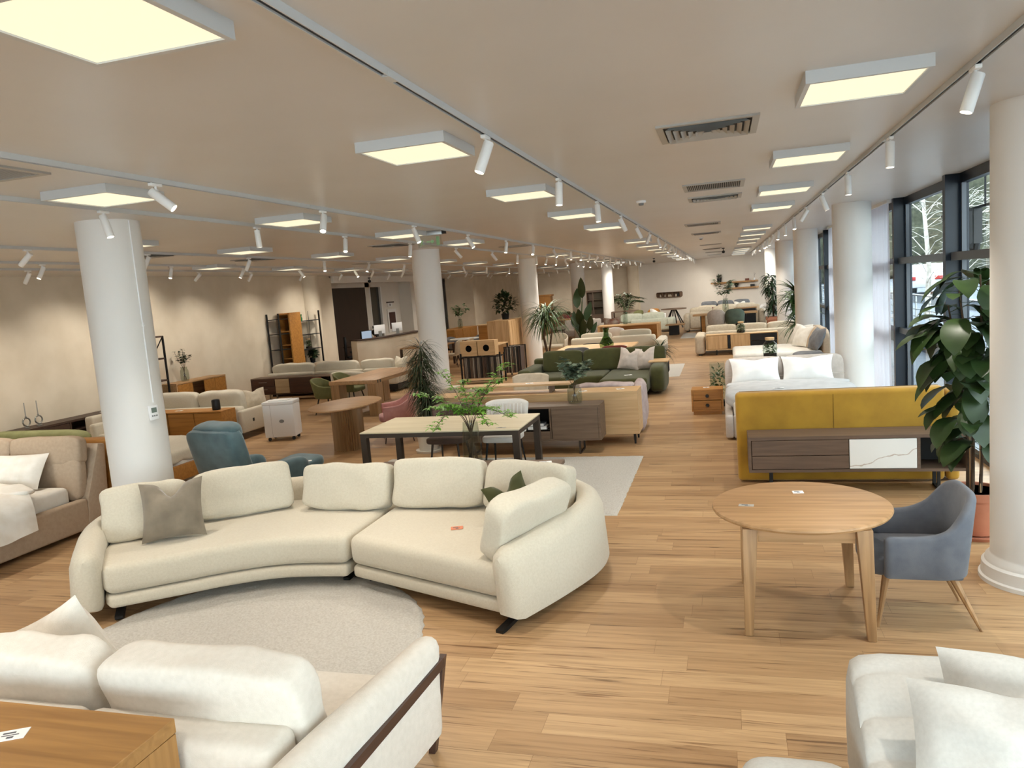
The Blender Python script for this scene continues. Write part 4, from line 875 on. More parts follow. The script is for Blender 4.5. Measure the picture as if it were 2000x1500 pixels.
def left_group():
    t = T('green_sofa', 'low olive sofa behind the taupe bed, only its back showing', 'sofa', (-10.2, 9.0, 0))
    t.part('backrest', B().soft((-10.15, 8.75, .45), (2.1, .3, .76), 7, 9), olive); t.part('seat', B().box(-11.1, -9.2, 8.9, 9.7, .1, .42, .06, 3), olive)
    for x in (-11, -9.3): t.part('leg', B().box(x-.02, x+.02, 9.5, 9.55, 0, .1).box(x-.02, x+.02, 8.7, 8.75, 0, .1), black)
    # long low board along the wall
    t = T('wall_media_board', 'long dark brown media board against the left wall', 'sideboard', (-12.45, 11.7, 0)); x0, x1, y0, y1 = -12.72, -12.28, 10.42, 13.0
    t.part('body', B().box(x0, x1, y0, y1, .51, .55).box(x0, x1, y0, y1, .12, .15).box(x0, x1, y0, y0+.03, .15, .51).box(x0, x1, y1-.03, y1, .15, .51).box(x0, x0+.02, y0, y1, .15, .51).box(x0, x1, 11.45, 11.48, .15, .51), dark_wood, smooth=False)
    t.part('drawer', B().box(x1-.02, x1+.002, y0+.035, 11.44, .16, .5, .002, 1), dark_wood); t.part('shelf', B().box(x0+.02, x1-.03, 11.49, 12.96, .33, .35), dark_wood); t.part('base', B().box(x0+.05, x1-.06, y0+.1, y1-.1, 0, .12), black)
    sil = mat('pewter', '8d8c86', .35, metal=.7)
    for i, y in enumerate((10.72, 10.98)):
        c = T('candle_holder', ('left' if i == 0 else 'right')+' of two pewter ring candle holders on the dark media board', 'candle holder', (-12.5, y, .55), group='ring candle holders')
        ring = [( -12.5, y+.075*math.sin(a*.3142), .665+.075*math.cos(a*.3142)) for a in range(21)]
        c.part('ring', B().tube(ring, .014, 8).lathe([(.045, .0), (.045, .012), (.012, .02), (.012, .05)], 16, (-12.5, y, .55)).lathe([(.014, .18), (.018, .22)], 10, (-12.5, y, .55)), sil); c.part('candle', B().lathe([(.011, .2), (.009, .47), (0, .48)], 10, (-12.5, y, .55)), mat('grey_candle', '97948c', .6))
    price_tag(-12.45, 12.45, .55, 60, 'price tag on the dark media board by the left wall', .12, .09)
    # bookcase behind the column
    t = T('ladder_bookcase', 'black metal bookcase with brown shelves half hidden by the nearest left column', 'bookcase', (-12.5, 13.6, 0))
    for y in (13.1, 14.3):
        for x in (-12.7, -12.34): t.part('post', B().box(x-.018, x+.018, y-.018, y+.018, 0, 1.98), black)
        t.part('cross_bar', B().box(-12.7, -12.34, y-.01, y+.01, 1.95, 1.98).bar((-12.68, y, 1.5), (-12.36, y, 1.94), .02, .02), black)
    for z in (.12, .5, .95, 1.45, 1.95): t.part('shelf', B().box(-12.7, -12.33, 13.08, 14.32, z, z+.035), dark_wood)
    pw = mat('pale_pottery', 'b7aa97', .7)
    one('pottery_jug', 'round pale pottery jug on the lower shelf of the black bookcase', 'jug', B().lathe([(0, 0), (.07, 0), (.13, .1), (.13, .18), (.07, .27), (.08, .31), (.07, .31), (.06, .27), (0, .26)], 20, (-12.5, 13.55, .536)), pw, (-12.5, 13.55, .536))
    one('pottery_vase', 'small pale pottery vase on the middle shelf of the black bookcase', 'vase', B().lathe([(0, 0), (.05, 0), (.07, .06), (.04, .12), (.045, .15), (0, .15)], 16, (-12.5, 13.5, .986)), pw, (-12.5, 13.5, .986))
    # wall sideboard with vase
    t = T('oak_sideboard', 'oak sideboard against the left wall under the leafy glass vase', 'sideboard', (-12.5, 15.2, 0)); x0, x1, y0, y1 = -12.72, -12.26, 13.9+.55, 16.25
    t.part('body', B().box(x0, x1, y0, y1, .82, .85).box(x0, x1, y0, y1, .14, .17).box(x0, x1, y0, y0+.03, .17, .82).box(x0, x1, y1-.03, y1, .17, .82).box(x0, x0+.02, y0, y1, .17, .82), oak_y, smooth=False)
    for a, c in ((14.49, 15.0), (15.42, 15.82), (15.83, 16.21)): t.part('door', B().box(x1-.02, x1+.003, a, c, .18, .81, .002, 1), gold_oak)
    t.part('niche', B().box(x0+.03, x0+.05, 15.01, 15.41, .18, .81), black_in); t.part('base', B().box(x0+.06, x1-.05, y0+.1, y1-.1, 0, .14), black)
    vase_plant('glass vase of dark leafy stems on the oak wall sideboard', -12.45, 15.0, .85, .34, .1, .45, leaf_dk, 4, 170, .08, .055, spread=.17)
    # long sofa facing away, oak sideboard behind its back
    t = T('cream_corner_sofa', 'cream corner sofa facing away beyond the oak sideboard', 'sofa', (-10.4, 12.6, 0))
    t.part('backrest', B().box(-11.9, -8.8, 11.9, 12.15, .12, .62, .07, 3), cream)
    t.part('seat', B().box(-11.85, -9.6, 12.15, 12.85, .15, .42, .06, 3).box(-9.6, -8.78, 12.15, 13.7, .15, .42, .06, 3), cream)
    t.part('arm', B().box(-12.1, -11.9, 11.6, 12.9, .12, .58, .05, 3), cream); t.part('arm', B().box(-8.85, -8.72, 11.9, 12.9, .12, .55, .04, 3), cream)
    for k in range(3): t.part('back_cushion', B().soft((0, 0, .25), (.97, .22, .5), 5.5, 11, TR(-11.33+.98*k, 12.27, .42, 0, 10), .015, .1, k), cream)
    for x, y in ((-8.85, 13.6), (-9.5, 13.6), (-11.9, 12.75), (-8.85, 12.0), (-11.9, 12.0)): t.part('leg', B().tube([(x, y, 0), (x, y, .16)], [.01, .02], 8), black)
    t.part('care_label', B().box(-8.72, -8.715, 12.2, 12.25, .3, .36), black)
    one('scatter_pillow', 'taupe scatter pillow at the right end of the cream corner sofa', 'pillow', B().pillow(.5, .45, .18, TR(-8.98, 12.75, .43, 60, -20), .05, .09, 7), beige, (-8.98, 12.75, .43))
    t = T('cream_armchair', 'cream armchair left of the nearest column, behind the oak bed', 'armchair', (-11.1, 10.9, 0)); t.o.location.x += .72
    t.part('seat', B().box(-11.5, -10.8, 10.5, 11.2, .12, .42, .05, 3), cream); t.part('arm', B().box(-11.55, -11.42, 10.45, 11.2, .12, .62, .05, 3), cream); t.part('arm', B().box(-10.85, -10.72, 10.45, 11.2, .12, .62, .05, 3), cream); t.part('backrest', B().box(-11.5, -10.78, 11.1, 11.32, .12, .8, .06, 3), cream)
    for x in (-11.4, -10.85):
        for y in (10.55, 11.2): t.part('leg', B().tube([(x, y, 0), (x, y, .13)], .014, 8), black)
    t = T('oak_sideboard', 'low oak sideboard with three doors carrying the small black speaker', 'sideboard', (-10.0, 11.6, 0)); x0, x1, y0, y1 = -10.6, -8.82, 11.44, 11.85
    case(t, x0, x1, y0, y1, .08, .63, gold_oak)
    for a in range(3): front(t, 'door', x0+.03+a*.58, x0+.6+a*.58, y0, .1, .6, gold_oak)
    t.part('base', B().box(x0+.08, x1-.08, y0+.06, y1-.06, 0, .08), black)
    s = T('speaker', 'small black speaker on the low oak sideboard', 'speaker', (-9.05, 11.62, .63)); s.part('body', B().lathe([(0, 0), (.07, 0), (.075, .02), (.075, .17), (.065, .19), (0, .19)], 24, (-9.05, 11.62, .63)), black); s.part('top_plate', B().lathe([(0, .19), (.05, .19), (.05, .193), (0, .193)], 20, (-9.05, 11.62, .63)), black_in)
    price_tag(-9.9, 11.65, .63, 10, 'white price tag on the low oak sideboard behind the column', .13, .08)
    # humidifier box on castors
    h = T('air_humidifier', 'white box-shaped humidifier on black castors', 'humidifier', (-7.95, 11.85, 0), 14, local=True)
    h.part('body', B().box(-.2, .36, -.16, .24, .07, .66, .012), white_p); h.part('lid', B().box(-.205, .365, -.165, .245, .66, .72, .012), white_p); h.part('front_seam', B().box(-.06, -.055, -.162, -.159, .08, .655), mat('seam_grey', 'c2c2c2'))
    h.part('badge', B().lathe([(0, 0), (.045, 0), (.045, .004), (0, .004)], 20, M=TR(.13, -.16, .36, 0, 90), sy=.7), mat('badge_grey', '7d8084', .4)); h.part('tray', B().box(-.1, .25, -.1, .18, .72, .735, .005), white_m)
    for x in (-.14, .3):
        for y in (-.1, .18): h.part('castor', B().lathe([(0, -.015), (.032, -.015), (.032, .015), (0, .015)], 14, M=TR(x, y, .032, 20, 90)).box(x-.01, x+.01, y-.01, y+.01, .03, .072), black)
left_group()
def reception_side():
    # open shelf unit
    t = T('open_shelf_unit', 'tall open shelf unit of black posts with a golden oak tower by the left wall', 'shelf unit', (-12.5, 20.2, 0))
    for y in (18.95, 21.2):
        for x in (-12.68, -12.3): t.part('post', B().box(x-.02, x+.02, y-.02, y+.02, 0, 2.26), black)
    for z in (.3, .75, 1.2, 1.65, 2.08): t.part('shelf', B().box(-12.68, -12.3, 18.95, 19.45, z, z+.02).box(-12.68, -12.3, 20.1, 21.2, z-.12, z-.1), black, smooth=False)
    t.part('tower', B().box(-12.66, -12.28, 20.06, 20.1, .1, 2.26).box(-12.3, -12.26, 19.45, 20.06, .1, 2.26).box(-12.66, -12.64, 19.45, 20.06, .1, 2.26), gold_oak)
    for z in (.1, .5, .9, 1.3, 1.7, 2.2): t.part('tower_shelf', B().box(-12.64, -12.3, 19.46, 20.06, z, z+.03), gold_oak)
    one('green_vase', 'small green glass vase on the top shelf of the tall shelf unit', 'vase', B().lathe([(0, 0), (.05, 0), (.055, .08), (.035, .13), (.05, .2), (.045, .2), (0, .19)], 16, (-12.5, 20.45, 1.98)), mat('green_vase_glass', '2f6b3c', .2), (-12.5, 20.45, 1.98))
    jar('corked terrarium jar on the middle shelf of the tall shelf unit', -12.5, 20.75, 1.1, .32, .1, 3)
    one('white_cup', 'white cup beside the oak tower on the tall shelf unit', 'cup', B().lathe([(0, 0), (.05, 0), (.055, .1), (.05, .1), (.045, .01), (0, .01)], 16, (-12.5, 20.25, 1.1)), white_p, (-12.5, 20.25, 1.1))
    p = T('potted_plant', 'small bushy plant in a dark pot on the lower shelf of the tall shelf unit', 'plant', (-12.5, 20.9, .65)); b = B(); bush(b, (-12.46, 20.9, .93), .13, 120, .12, .08, 5, .8); p.part('pot', B().lathe([(0, 0), (.07, 0), (.09, .16), (.08, .16), (0, .15)], 18, (-12.5, 20.9, .65)), black); p.part('foliage', b, leaf_dk)
    f = T('picture_frame', 'black framed orange picture on the lower shelf beside the oak tower', 'picture', (-12.5, 20.35, .65)); f.part('frame', B().box(-12.52, -12.5, 20.2, 20.5, .65, .9), black); f.part('picture', B().box(-12.5, -12.497, 20.23, 20.47, .68, .87), mat('orange_print', 'a5713c', .6))
    # brown sideboard with coloured fronts
    t = T('patchwork_sideboard', 'dark brown sideboard with cream and red fronts behind the white humidifier', 'sideboard', (-10.85, 17.3, 0)); x0, x1, y0, y1 = -12.15, -9.55, 17.1, 17.55
    case(t, x0, x1, y0, y1, .16, .6, dark_wood, top=walnut)
    dr = mat('sideboard_brown', '4a3024', .5, 'wood', '3c261c', 5, .03)
    front(t, 'drawer', x0+.03, x0+.72, y0, .385, .57, dr, 'bar'); front(t, 'drawer', x0+.03, x0+.72, y0, .19, .38, dr, 'bar')
    front(t, 'door', x0+.73, x0+1.15, y0, .19, .57, mat('cream_oak_front', 'b8a280', .5, 'wood', 'a89270', 3), label='cream wood door'); front(t, 'door', x0+1.16, x0+1.82, y0, .19, .57, dr); front(t, 'door', x0+1.83, x0+2.1, y0, .19, .57, mat('red_front', '8e2426', .5), label='red door')
    t.part('niche', B().box(x0+2.11, x1-.03, y1-.05, y1-.03, .19, .57), black_in)
    for x in (x0+.5, x1-.35): t.part('leg', B().box(x-.015, x+.015, y0+.05, y0+.08, 0, .16).box(x-.015, x+.015, y1-.08, y1-.05, 0, .16).box(x-.015, x+.015, y0+.05, y1-.05, 0, .015), steel)
    t = T('cream_long_sofa', 'long cream sofa in front of the tall shelf unit, back to the camera', 'sofa', (-10.3, 18.4, 0))
    t.part('backrest', B().box(-12.2, -10.75, 17.9, 18.1, .2, .64, .06, 3).box(-10.73, -9.3, 17.9, 18.1, .2, .64, .06, 3).box(-9.28, -8.3, 17.9, 18.1, .2, .64, .06, 3), cream)
    t.part('seat', B().box(-12.2, -8.3, 18.1, 18.9, .2, .44, .05, 3), cream); t.part('base', B().box(-12.2, -8.3, 17.92, 18.85, .06, .2), black)
    for k, (x, w) in enumerate(((-11.5, 1.3), (-10.15, 1.3), (-8.95, .95))): t.part('back_cushion', B().soft((0, 0, .22), (w, .22, .42), 5, 11, TR(x, 18.22, .45, 0, 8), .02, .1, k), cream)
    t.part('foot', B().box(-12.1, -12.0, 17.95, 18.05, 0, .07).box(-8.5, -8.4, 17.95, 18.05, 0, .07).box(-12.1, -12.0, 18.7, 18.8, 0, .07).box(-8.5, -8.4, 18.7, 18.8, 0, .07), black)
    one('scatter_pillow', 'cream pillow at the right end of the long cream sofa by the dracaena', 'pillow', B().pillow(.55, .45, .18, TR(-8.5, 18.5, .45, -30, -18), .05, .09, 9), cream, (-8.5, 18.5, .45))
    for lab, x, y, s in (('round cream tub chair in front of the patchwork sideboard', -9.0, 17.05-.3, 1), ('round cream tub chair behind the long cream sofa', -11.5, 20.2, 1.02)):
        t = T('tub_chair', lab, 'chair', (x, y, 0), 0, local=True)
        P = [(.42*math.sin(a), -.4*math.cos(a)) for a in [R(v) for v in (-125, -90, -55, -20, 0, 20, 55, 90, 125)]]
        t.part('backrest', B().shell(P, .12, .04, [.55, .64, .72, .76, .77, .76, .72, .64, .55], .03, n=5), cream); t.part('seat', B().lathe([(0, .04), (.37, .04), (.38, .4), (.33, .45), (0, .46)], 28), cream)
    # reception desk
    pts = [(-12.15, 23.25), (-11.85, 23.45), (-11.62, 24.1), (-11.5, 25.2), (-11.5, 26.4), (-11.55, 27.6)]
    Q = catmull([(*p, 0) for p in pts], 6); inn = [(p.x-.35, p.y+.25, 0) for p in Q]
    poly = [(p.x, p.y) for p in Q]+[(p[0], p[1]) for p in inn[::-1]]
    t = T('reception_desk', 'curved plaster reception desk with dark top in the recess on the left', 'reception desk', (-11.8, 25.3, 0))
    t.part('front', B().prism(poly, .06, 1.1), wall_m); t.part('kick', B().prism([(x-.03, y) for x, y in poly], 0, .06), black)
    Q2 = [(p.x+.04, p.y-.03) for p in Q]+[(p[0]-.04, p[1]) for p in inn[::-1]]
    t.part('counter', B().prism(Q2, 1.1, 1.14, .004, 1), dark_wood)
    for i, (x, y) in enumerate(((-11.95, 24.7), (-11.9, 26.1))):
        s = T('desktop_computer', ('left' if i == 0 else 'right')+' of two white all-in-one computers on the reception counter', 'computer', (x, y, 1.14), 70, 'white computers on the reception counter', local=True)
        s.part('screen', B().box(-.27, .27, -.012, .012, .1, .42, .006), white_p); s.part('display', B().box(-.25, .25, .0125, .0135, .13, .4), black_in); s.part('stand', B().box(-.09, .09, -.08, .08, 0, .008).box(-.08, .08, -.02, -.014, .006, .2), steel)
    t = T('back_desk', 'dark desk behind the reception counter with a lit monitor', 'desk', (-13.9, 27.3, 0)); t.part('tabletop', B().box(-14.3, -13.5, 26.2, 28.4, .72, .75), dark_wood)
    for x in (-14.25, -13.55):
        for y in (26.25, 28.35): t.part('leg', B().box(x-.025, x+.025, y-.025, y+.025, 0, .72), black)
    m = T('monitor', 'black monitor with a pale lit screen behind the reception counter', 'monitor', (-13.85, 27.4, .75), 75, local=True); m.part('casing', B().box(-.33, .33, -.01, .03, .14, .54, .006), black); m.part('screen', B().box(-.29, .29, -.012, -.01, .17, .51), mat('lit_screen', '9fb2c8', .4, emit=.55)); m.part('stand', B().box(-.1, .1, -.09, .09, 0, .01).box(-.03, .03, .0, .02, .01, .16), black)
    o = T('office_chair', 'black high-back office chair behind the reception counter', 'office chair', (-13.05, 24.6, 0), -60, local=True)
    o.part('backrest', B().soft((0, -.24, .86), (.5, .1, .72), 5, 7), black); o.part('seat', B().soft((0, .02, .46), (.5, .5, .1), 5, 7), black)
    o.part('armrest', B().box(-.29, -.24, -.1, .2, .62, .66, .01).box(.24, .29, -.1, .2, .62, .66, .01).box(-.28, -.25, -.02, .02, .44, .62).box(.25, .28, -.02, .02, .44, .62), black); o.part('pedestal', B().lathe([(.03, .08), (.03, .42)], 12), steel)
    for k in range(5): a = R(72*k); o.part('foot', B().tube([(0, 0, .1), (.28*math.cos(a), .28*math.sin(a), .05)], .018, 6).lathe([(0, -.02), (.03, -.02), (.03, .02), (0, .02)], 10, M=TR(.28*math.cos(a), .28*math.sin(a), .03, 0, 90)), black)
    one('wall_picture', 'dark reddish picture in a white frame on the wall behind the reception', 'picture', B().box(-15.49, -15.46, 33.0, 34.0, .9, 2.0), white_m, (-15.48, 33.5, 1.4))
    mesh_obj('picture', B().box(-15.46, -15.455, 33.15, 33.85, 1.05, 1.85), mat('reddish_print', '4a2c26', .6), bpy.data.objects['wall_picture'], (-15.48, 33.5, 1.4))
    w = T('wall_sign', 'small white sign under a dark bar on the wall behind the reception', 'sign', (-15.48, 33.4, 2.25)); w.part('bar', B().box(-15.5, -15.44, 33.05, 33.8, 2.3, 2.36), dark_wood); w.part('plate', B().box(-15.5, -15.48, 33.15, 33.65, 2.12, 2.3), white_p); w.part('mark', B().box(-15.48, -15.477, 33.35, 33.45, 2.16, 2.26), ink)
    one('light_switch', 'black light switch on the white post behind the reception', 'switch', B().box(-15.4, -15.38, 31.12, 31.24, 1.2, 1.32), black, (-15.4, 31.18, 1.26))
reception_side()
def receptionist():
    """seated at the back desk, seen over the counter from behind its right shoulder"""
    skin = mat('skin', 'b98a6c', .6); hair = mat('dark_hair', '17120f', .6); cloth = mat('black_sweater', '1c1b1d', .9)
    x, y = -12.98, 26.6
    t = T('person', 'person with dark hair in black clothes seated behind the reception counter', 'person', (x, y, 0), 80, local=True)     # faces +Y, turned to the monitor
    V = {'pel': (0, 0, .52), 'sp': (0, .02, .72), 'ch': (0, .05, .95), 'nk': (0, .08, 1.08), 'hd': (0, .12, 1.17), 'top': (0, .13, 1.27),
         'sl': (-.17, .05, 1.0), 'el': (-.24, .16, .76), 'wl': (-.12, .4, .78), 'hl': (-.1, .48, .78), 'sr': (.17, .05, 1.0), 'er': (.24, .16, .76), 'wr': (.12, .4, .78), 'hr': (.1, .48, .78),
         'hpl': (-.1, .04, .5), 'kl': (-.13, .46, .5), 'al': (-.13, .44, .1), 'fl': (-.13, .6, .05), 'hpr': (.1, .04, .5), 'kr': (.13, .46, .5), 'ar': (.13, .44, .1), 'fr': (.13, .6, .05)}
    rad = {'pel': .13, 'sp': .12, 'ch': .13, 'nk': .05, 'hd': .075, 'top': .07, 'sl': .065, 'sr': .065, 'el': .045, 'er': .045, 'wl': .03, 'wr': .03, 'hl': .028, 'hr': .028, 'hpl': .09, 'hpr': .09, 'kl': .062, 'kr': .062, 'al': .042, 'ar': .042, 'fl': .035, 'fr': .035}
    E_ = [('pel', 'sp'), ('sp', 'ch'), ('ch', 'nk'), ('nk', 'hd'), ('hd', 'top'), ('ch', 'sl'), ('sl', 'el'), ('el', 'wl'), ('wl', 'hl'), ('ch', 'sr'), ('sr', 'er'), ('er', 'wr'), ('wr', 'hr'), ('pel', 'hpl'), ('hpl', 'kl'), ('kl', 'al'), ('al', 'fl'), ('pel', 'hpr'), ('hpr', 'kr'), ('kr', 'ar'), ('ar', 'fr')]
    ks = list(V); verts = [V[k] for k in ks]; ed = [(ks.index(a), ks.index(b)) for a, b in E_]; rr = [rad[k] for k in ks]
    for s, w in ((-1, 'hl'), (1, 'hr')):                                  # five unequal fingers
        for k, (dx, dy, l) in enumerate(((-.03, .03, .055), (-.012, .045, .065), (.008, .045, .06), (.024, .038, .05), (.035*-s, .0, .045))):
            b0 = Vector(V[w])+Vector((dx, dy*.6, 0)); i = len(verts); verts += [tuple(b0), tuple(b0+Vector((dx*.3, l*.5, -.004))), tuple(b0+Vector((dx*.3, l, -.02)))]
            rr += [.011, .009, .007]; ed += [(ks.index(w), i), (i, i+1), (i+1, i+2)]
    me = bpy.data.meshes.new('body'); me.from_pydata(verts, ed, [])
    o = bpy.data.objects.new('body', me); COL.objects.link(o); o.parent = t.o; me.materials.append(skin)
    sk = o.modifiers.new('skin', 'SKIN'); sk.use_smooth_shade = True
    for i, v in enumerate(me.skin_vertices[0].data): v.radius = (rr[i], rr[i]); v.use_root = (i == 0)
    sb = o.modifiers.new('sub', 'SUBSURF'); sb.levels = 1; sb.render_levels = 2
    t.part('hair', B().soft((0, .1, 1.22), (.21, .24, .25), 2.4, 7, None, .012).soft((0, .02, 1.1), (.18, .1, .2), 2.6, 6, None, .01), hair)
    t.part('face', B().soft((-.035, .205, 1.2), (.022, .012, .012), 2, 3).soft((.035, .205, 1.2), (.022, .012, .012), 2, 3).soft((0, .212, 1.165), (.022, .035, .04), 2, 3).soft((0, .2, 1.128), (.05, .012, .012), 2, 3), skin)
    t.part('sweater', B().soft((0, .045, .82), (.4, .27, .48), 3, 7).tube([(-.18, .05, 1.0), (-.245, .16, .76), (-.13, .385, .785)], [.075, .058, .042], 10).tube([(.18, .05, 1.0), (.245, .16, .76), (.13, .385, .785)], [.075, .058, .042], 10), cloth)
    t.part('trousers', B().tube([(-.1, -.04, .51), (-.13, .47, .51), (-.13, .45, .1)], [.105, .075, .06], 10).tube([(.1, -.04, .51), (.13, .47, .51), (.13, .45, .1)], [.105, .075, .06], 10).soft((0, -.02, .54), (.36, .3, .2), 3, 6), cloth)
    s = T('task_stool', 'black task stool under the seated person behind the reception counter', 'stool', (x, y, 0)); s.part('seat', B().lathe([(0, .3), (.2, .3), (.21, .34), (.18, .36), (0, .36)], 20, (x, y, 0)), black); s.part('pedestal', B().lathe([(.2, 0), (.2, .02), (.025, .04), (.025, .3)], 18, (x, y, 0)), black)
receptionist()
def oak_table_group():
    t = T('oak_dining_table', 'thick oak dining table with slab legs behind the fluted table', 'table', (-7.6, 15.4, 0))
    t.part('tabletop', B().box(-8.15, -7.05, 14.15, 16.65, .68, .76, .006, 2), oak_y)
    for x0, x1 in ((-8.13, -7.93), (-7.27, -7.07)):
        for y0, y1 in ((14.17, 14.5), (16.3, 16.63)): t.part('leg', B().box(x0, x1, y0, y1, 0, .68, .004, 1), oak_z)
    t.part('joint_detail', B().box(-7.055, -7.047, 14.22, 14.27, .69, .75).box(-7.055, -7.047, 14.34, 14.39, .69, .75), black)
    for i, y in enumerate((14.75, 15.75)):
        tub_chair('dining_chair', ('nearer' if i == 0 else 'farther')+' olive green chair at the left side of the thick oak table', -8.5, y, -90, olive, black, .58, .56, bh=.8, group='olive chairs at the oak table')
    t = T('fluted_table', 'oval oak dining table on a fluted drum base', 'table', (-6.05, 10.98, 0)); c = (-6.05, 10.98, 0)
    t.part('tabletop', B().lathe([(0, .715), (.46, .715), (.52, .735), (.52, .75), (.51, .755), (0, .755)], 64, c, sx=1.0, sy=1.55), oak)
    b = B(); m = 38
    prof = []
    for k in range(m*4):
        a = 2*math.pi*k/(m*4); r = .225+.018*math.cos(m*a); prof.append((c[0]+r*math.cos(a), c[1]+r*1.25*math.sin(a)))
    t.part('fluted_base', b.prism(prof, 0, .715, 0), oak_z, smooth=False)
    tub_chair('armchair', 'dusty pink velvet armchair between the fluted table and the dracaena', -5.45, 11.6, 118, pink, dark_wood, .6, .58, .46, .64, .84)
oak_table_group()
def dracaena():
    x, y = -4.5, 10.64
    t = T('dracaena', 'tall spiky dracaena in a white pot in front of the second left column', 'plant', (x, y, 0))
    t.part('pot', B().lathe([(0, .03), (.15, .03), (.18, .34), (.165, .34), (.16, .3), (0, .3)], 28, (x, y, 0)), pot_w); t.part('saucer', B().lathe([(0, 0), (.2, 0), (.21, .035), (.19, .035), (0, .02)], 28, (x, y, 0)), pot_w); t.part('soil', B().lathe([(0, .305), (.16, .305)], 18, (x, y, 0)), soil)
    st = B(); fo = B()
    for k, (dx, dy, h) in enumerate(((.0, .0, 1.62), (-.06, .03, 1.3), (.05, -.03, 1.0), (.03, .05, .9))):
        st.tube([(x+dx*.4, y+dy*.4, .3), (x+dx, y+dy, h*.6), (x+dx*1.1, y+dy, h)], [.016, .014, .011], 7)
        for j in range(4): spiky(fo, (x+dx*1.1, y+dy, h-.09*j), 46, .42, .019, k*9+j, 1.7, (-.3, 1.3 if j == 0 else .5), .012, 5)
    t.part('stem', st, bark); t.part('foliage', fo, mat('dracaena_green', '34482a', .5, 'leaf', '3a3320', 6))
dracaena()
def dining_group():
    r = one('shag_rug', 'large rectangular cream shag rug under the ceramic dining table', 'rug', rug_rect(-4.9, -1.14, 7.42, 10.1), rug_m, (-3.0, 8.8, 0))
    t = T('dining_table', 'dining table with beige ceramic top and bronze metal frame', 'table', (-3.4, 8.84, 0.014)); x0, x1, y0, y1 = -4.43, -2.37, 8.3, 9.38
    t.part('tabletop', B().box(x0, x1, y0, y1, .744, .76, .002, 1), ceramic); t.part('frame', B().box(x0+.005, x1-.005, y0+.005, y0+.03, .69, .744).box(x0+.005, x1-.005, y1-.03, y1-.005, .69, .744).box(x0+.005, x0+.03, y0+.03, y1-.03, .69, .744).box(x1-.03, x1-.005, y0+.03, y1-.03, .69, .744), bronze)
    for x in (x0+.045, x1-.045):
        for y in (y0+.045, y1-.045): t.part('leg', B().box(x-.04, x+.04, y-.04, y+.04, .016, .69), bronze)
    back_chair('dining_chair', 'brown leatherette dining chair behind the ceramic table', -3.72, 9.52, 180, brown_l, bronze, .54, .87, ribs=True); back_chair('dining_chair', 'white ribbed dining chair behind the ceramic table', -2.94, 9.54, 180, mat('offwhite_leather', 'd9d5cf', .6), black, .5, .89, ribs=True)
    price_tag(-2.62, 8.42, .76, 3, 'small price tag near the front corner of the ceramic table', .12, .045, mat('grey_card', 'b6b0a6', .4))
    b = T('coffee_bench', 'long low ash-brown coffee bench behind the curved sofa', 'coffee table', (-2.9, 7.8, 0.0)); x0, x1, y0, y1 = -4.0, -1.79, 7.48, 8.06
    b.part('top', B().box(x0, x1, y0, y1, .41, .45, .002, 1), ash_brown); b.part('drawer', B().box(x0+.05, x1-.05, y0+.02, y0+.04, .25, .4), walnut); b.part('body', B().box(x0+.05, x1-.05, y0+.04, y1-.02, .25, .41), walnut)
    for x in (x0+.12, x1-.12):
        for y in (y0+.08, y1-.08): b.part('leg', B().box(x-.03, x+.03, y-.03, y+.03, .016 if y > 7.42 else 0, .25), bronze)
    price_tag(-1.98, 7.92, .45, 15, 'white price tag on the right end of the coffee bench', .14, .1)
    # tall glass vase with fresh branches
    x, y, z = -2.79, 7.82, .45
    t = T('branch_vase', 'tall clear glass vase with fresh green branches on the coffee bench', 'vase', (x, y, z))
    t.part('vase', B().lathe([(0, 0), (.1, 0), (.11, .05), (.105, .25), (.085, .5), (.08, .5), (.1, .25), (.103, .05), (.095, .012), (0, .012)], 32, (x, y, z)), gls_v)
    st = B(); fo = B(); rnd = random.Random(9)
    tips = [(-.33, .1, .55), (-.57, -.05, .32), (-.4, -.15, -.08), (.46, .1, .6), (.5, -.05, .04), (-.12, .2, .42), (.15, -.1, .36), (.33, .2, .42), (-.5, .15, .12), (.28, -.2, -.02), (-.2, -.2, .2)]
    for k, (dx, dy, dz) in enumerate(tips):
        q = catmull([(x-dx*.12, y-dy*.12, z+.03), (x+dx*.1, y+dy*.1, z+.5), (x+dx*.5, y+dy*.5, z+.55+max(dz, .15)*.55), (x+dx, y+dy, z+.5+dz)], 7)
        st.tube(q, [.005]*8+[.003]*(len(q)-8), 5)
        for i in range(9, len(q)):
            for m in range(2 if i % 2 == 0 or i > len(q)-4 else 1):
                a0 = rnd.uniform(0, 6.28); p = q[i]; p2 = p+Vector((math.cos(a0), math.sin(a0), .6))*.05; st.tube([p, p2], .0018, 3)
                for j in range(5):
                    a = a0+j*1.256+rnd.uniform(-.3, .3); fo.leaf(p2, (math.cos(a), math.sin(a), rnd.uniform(-.1, .5)), rnd.uniform(.05, .085), .027, .5, .2, 3, .75)
    t.part('branch', st, bark); t.part('foliage', fo, leaf_lt)
dining_group()
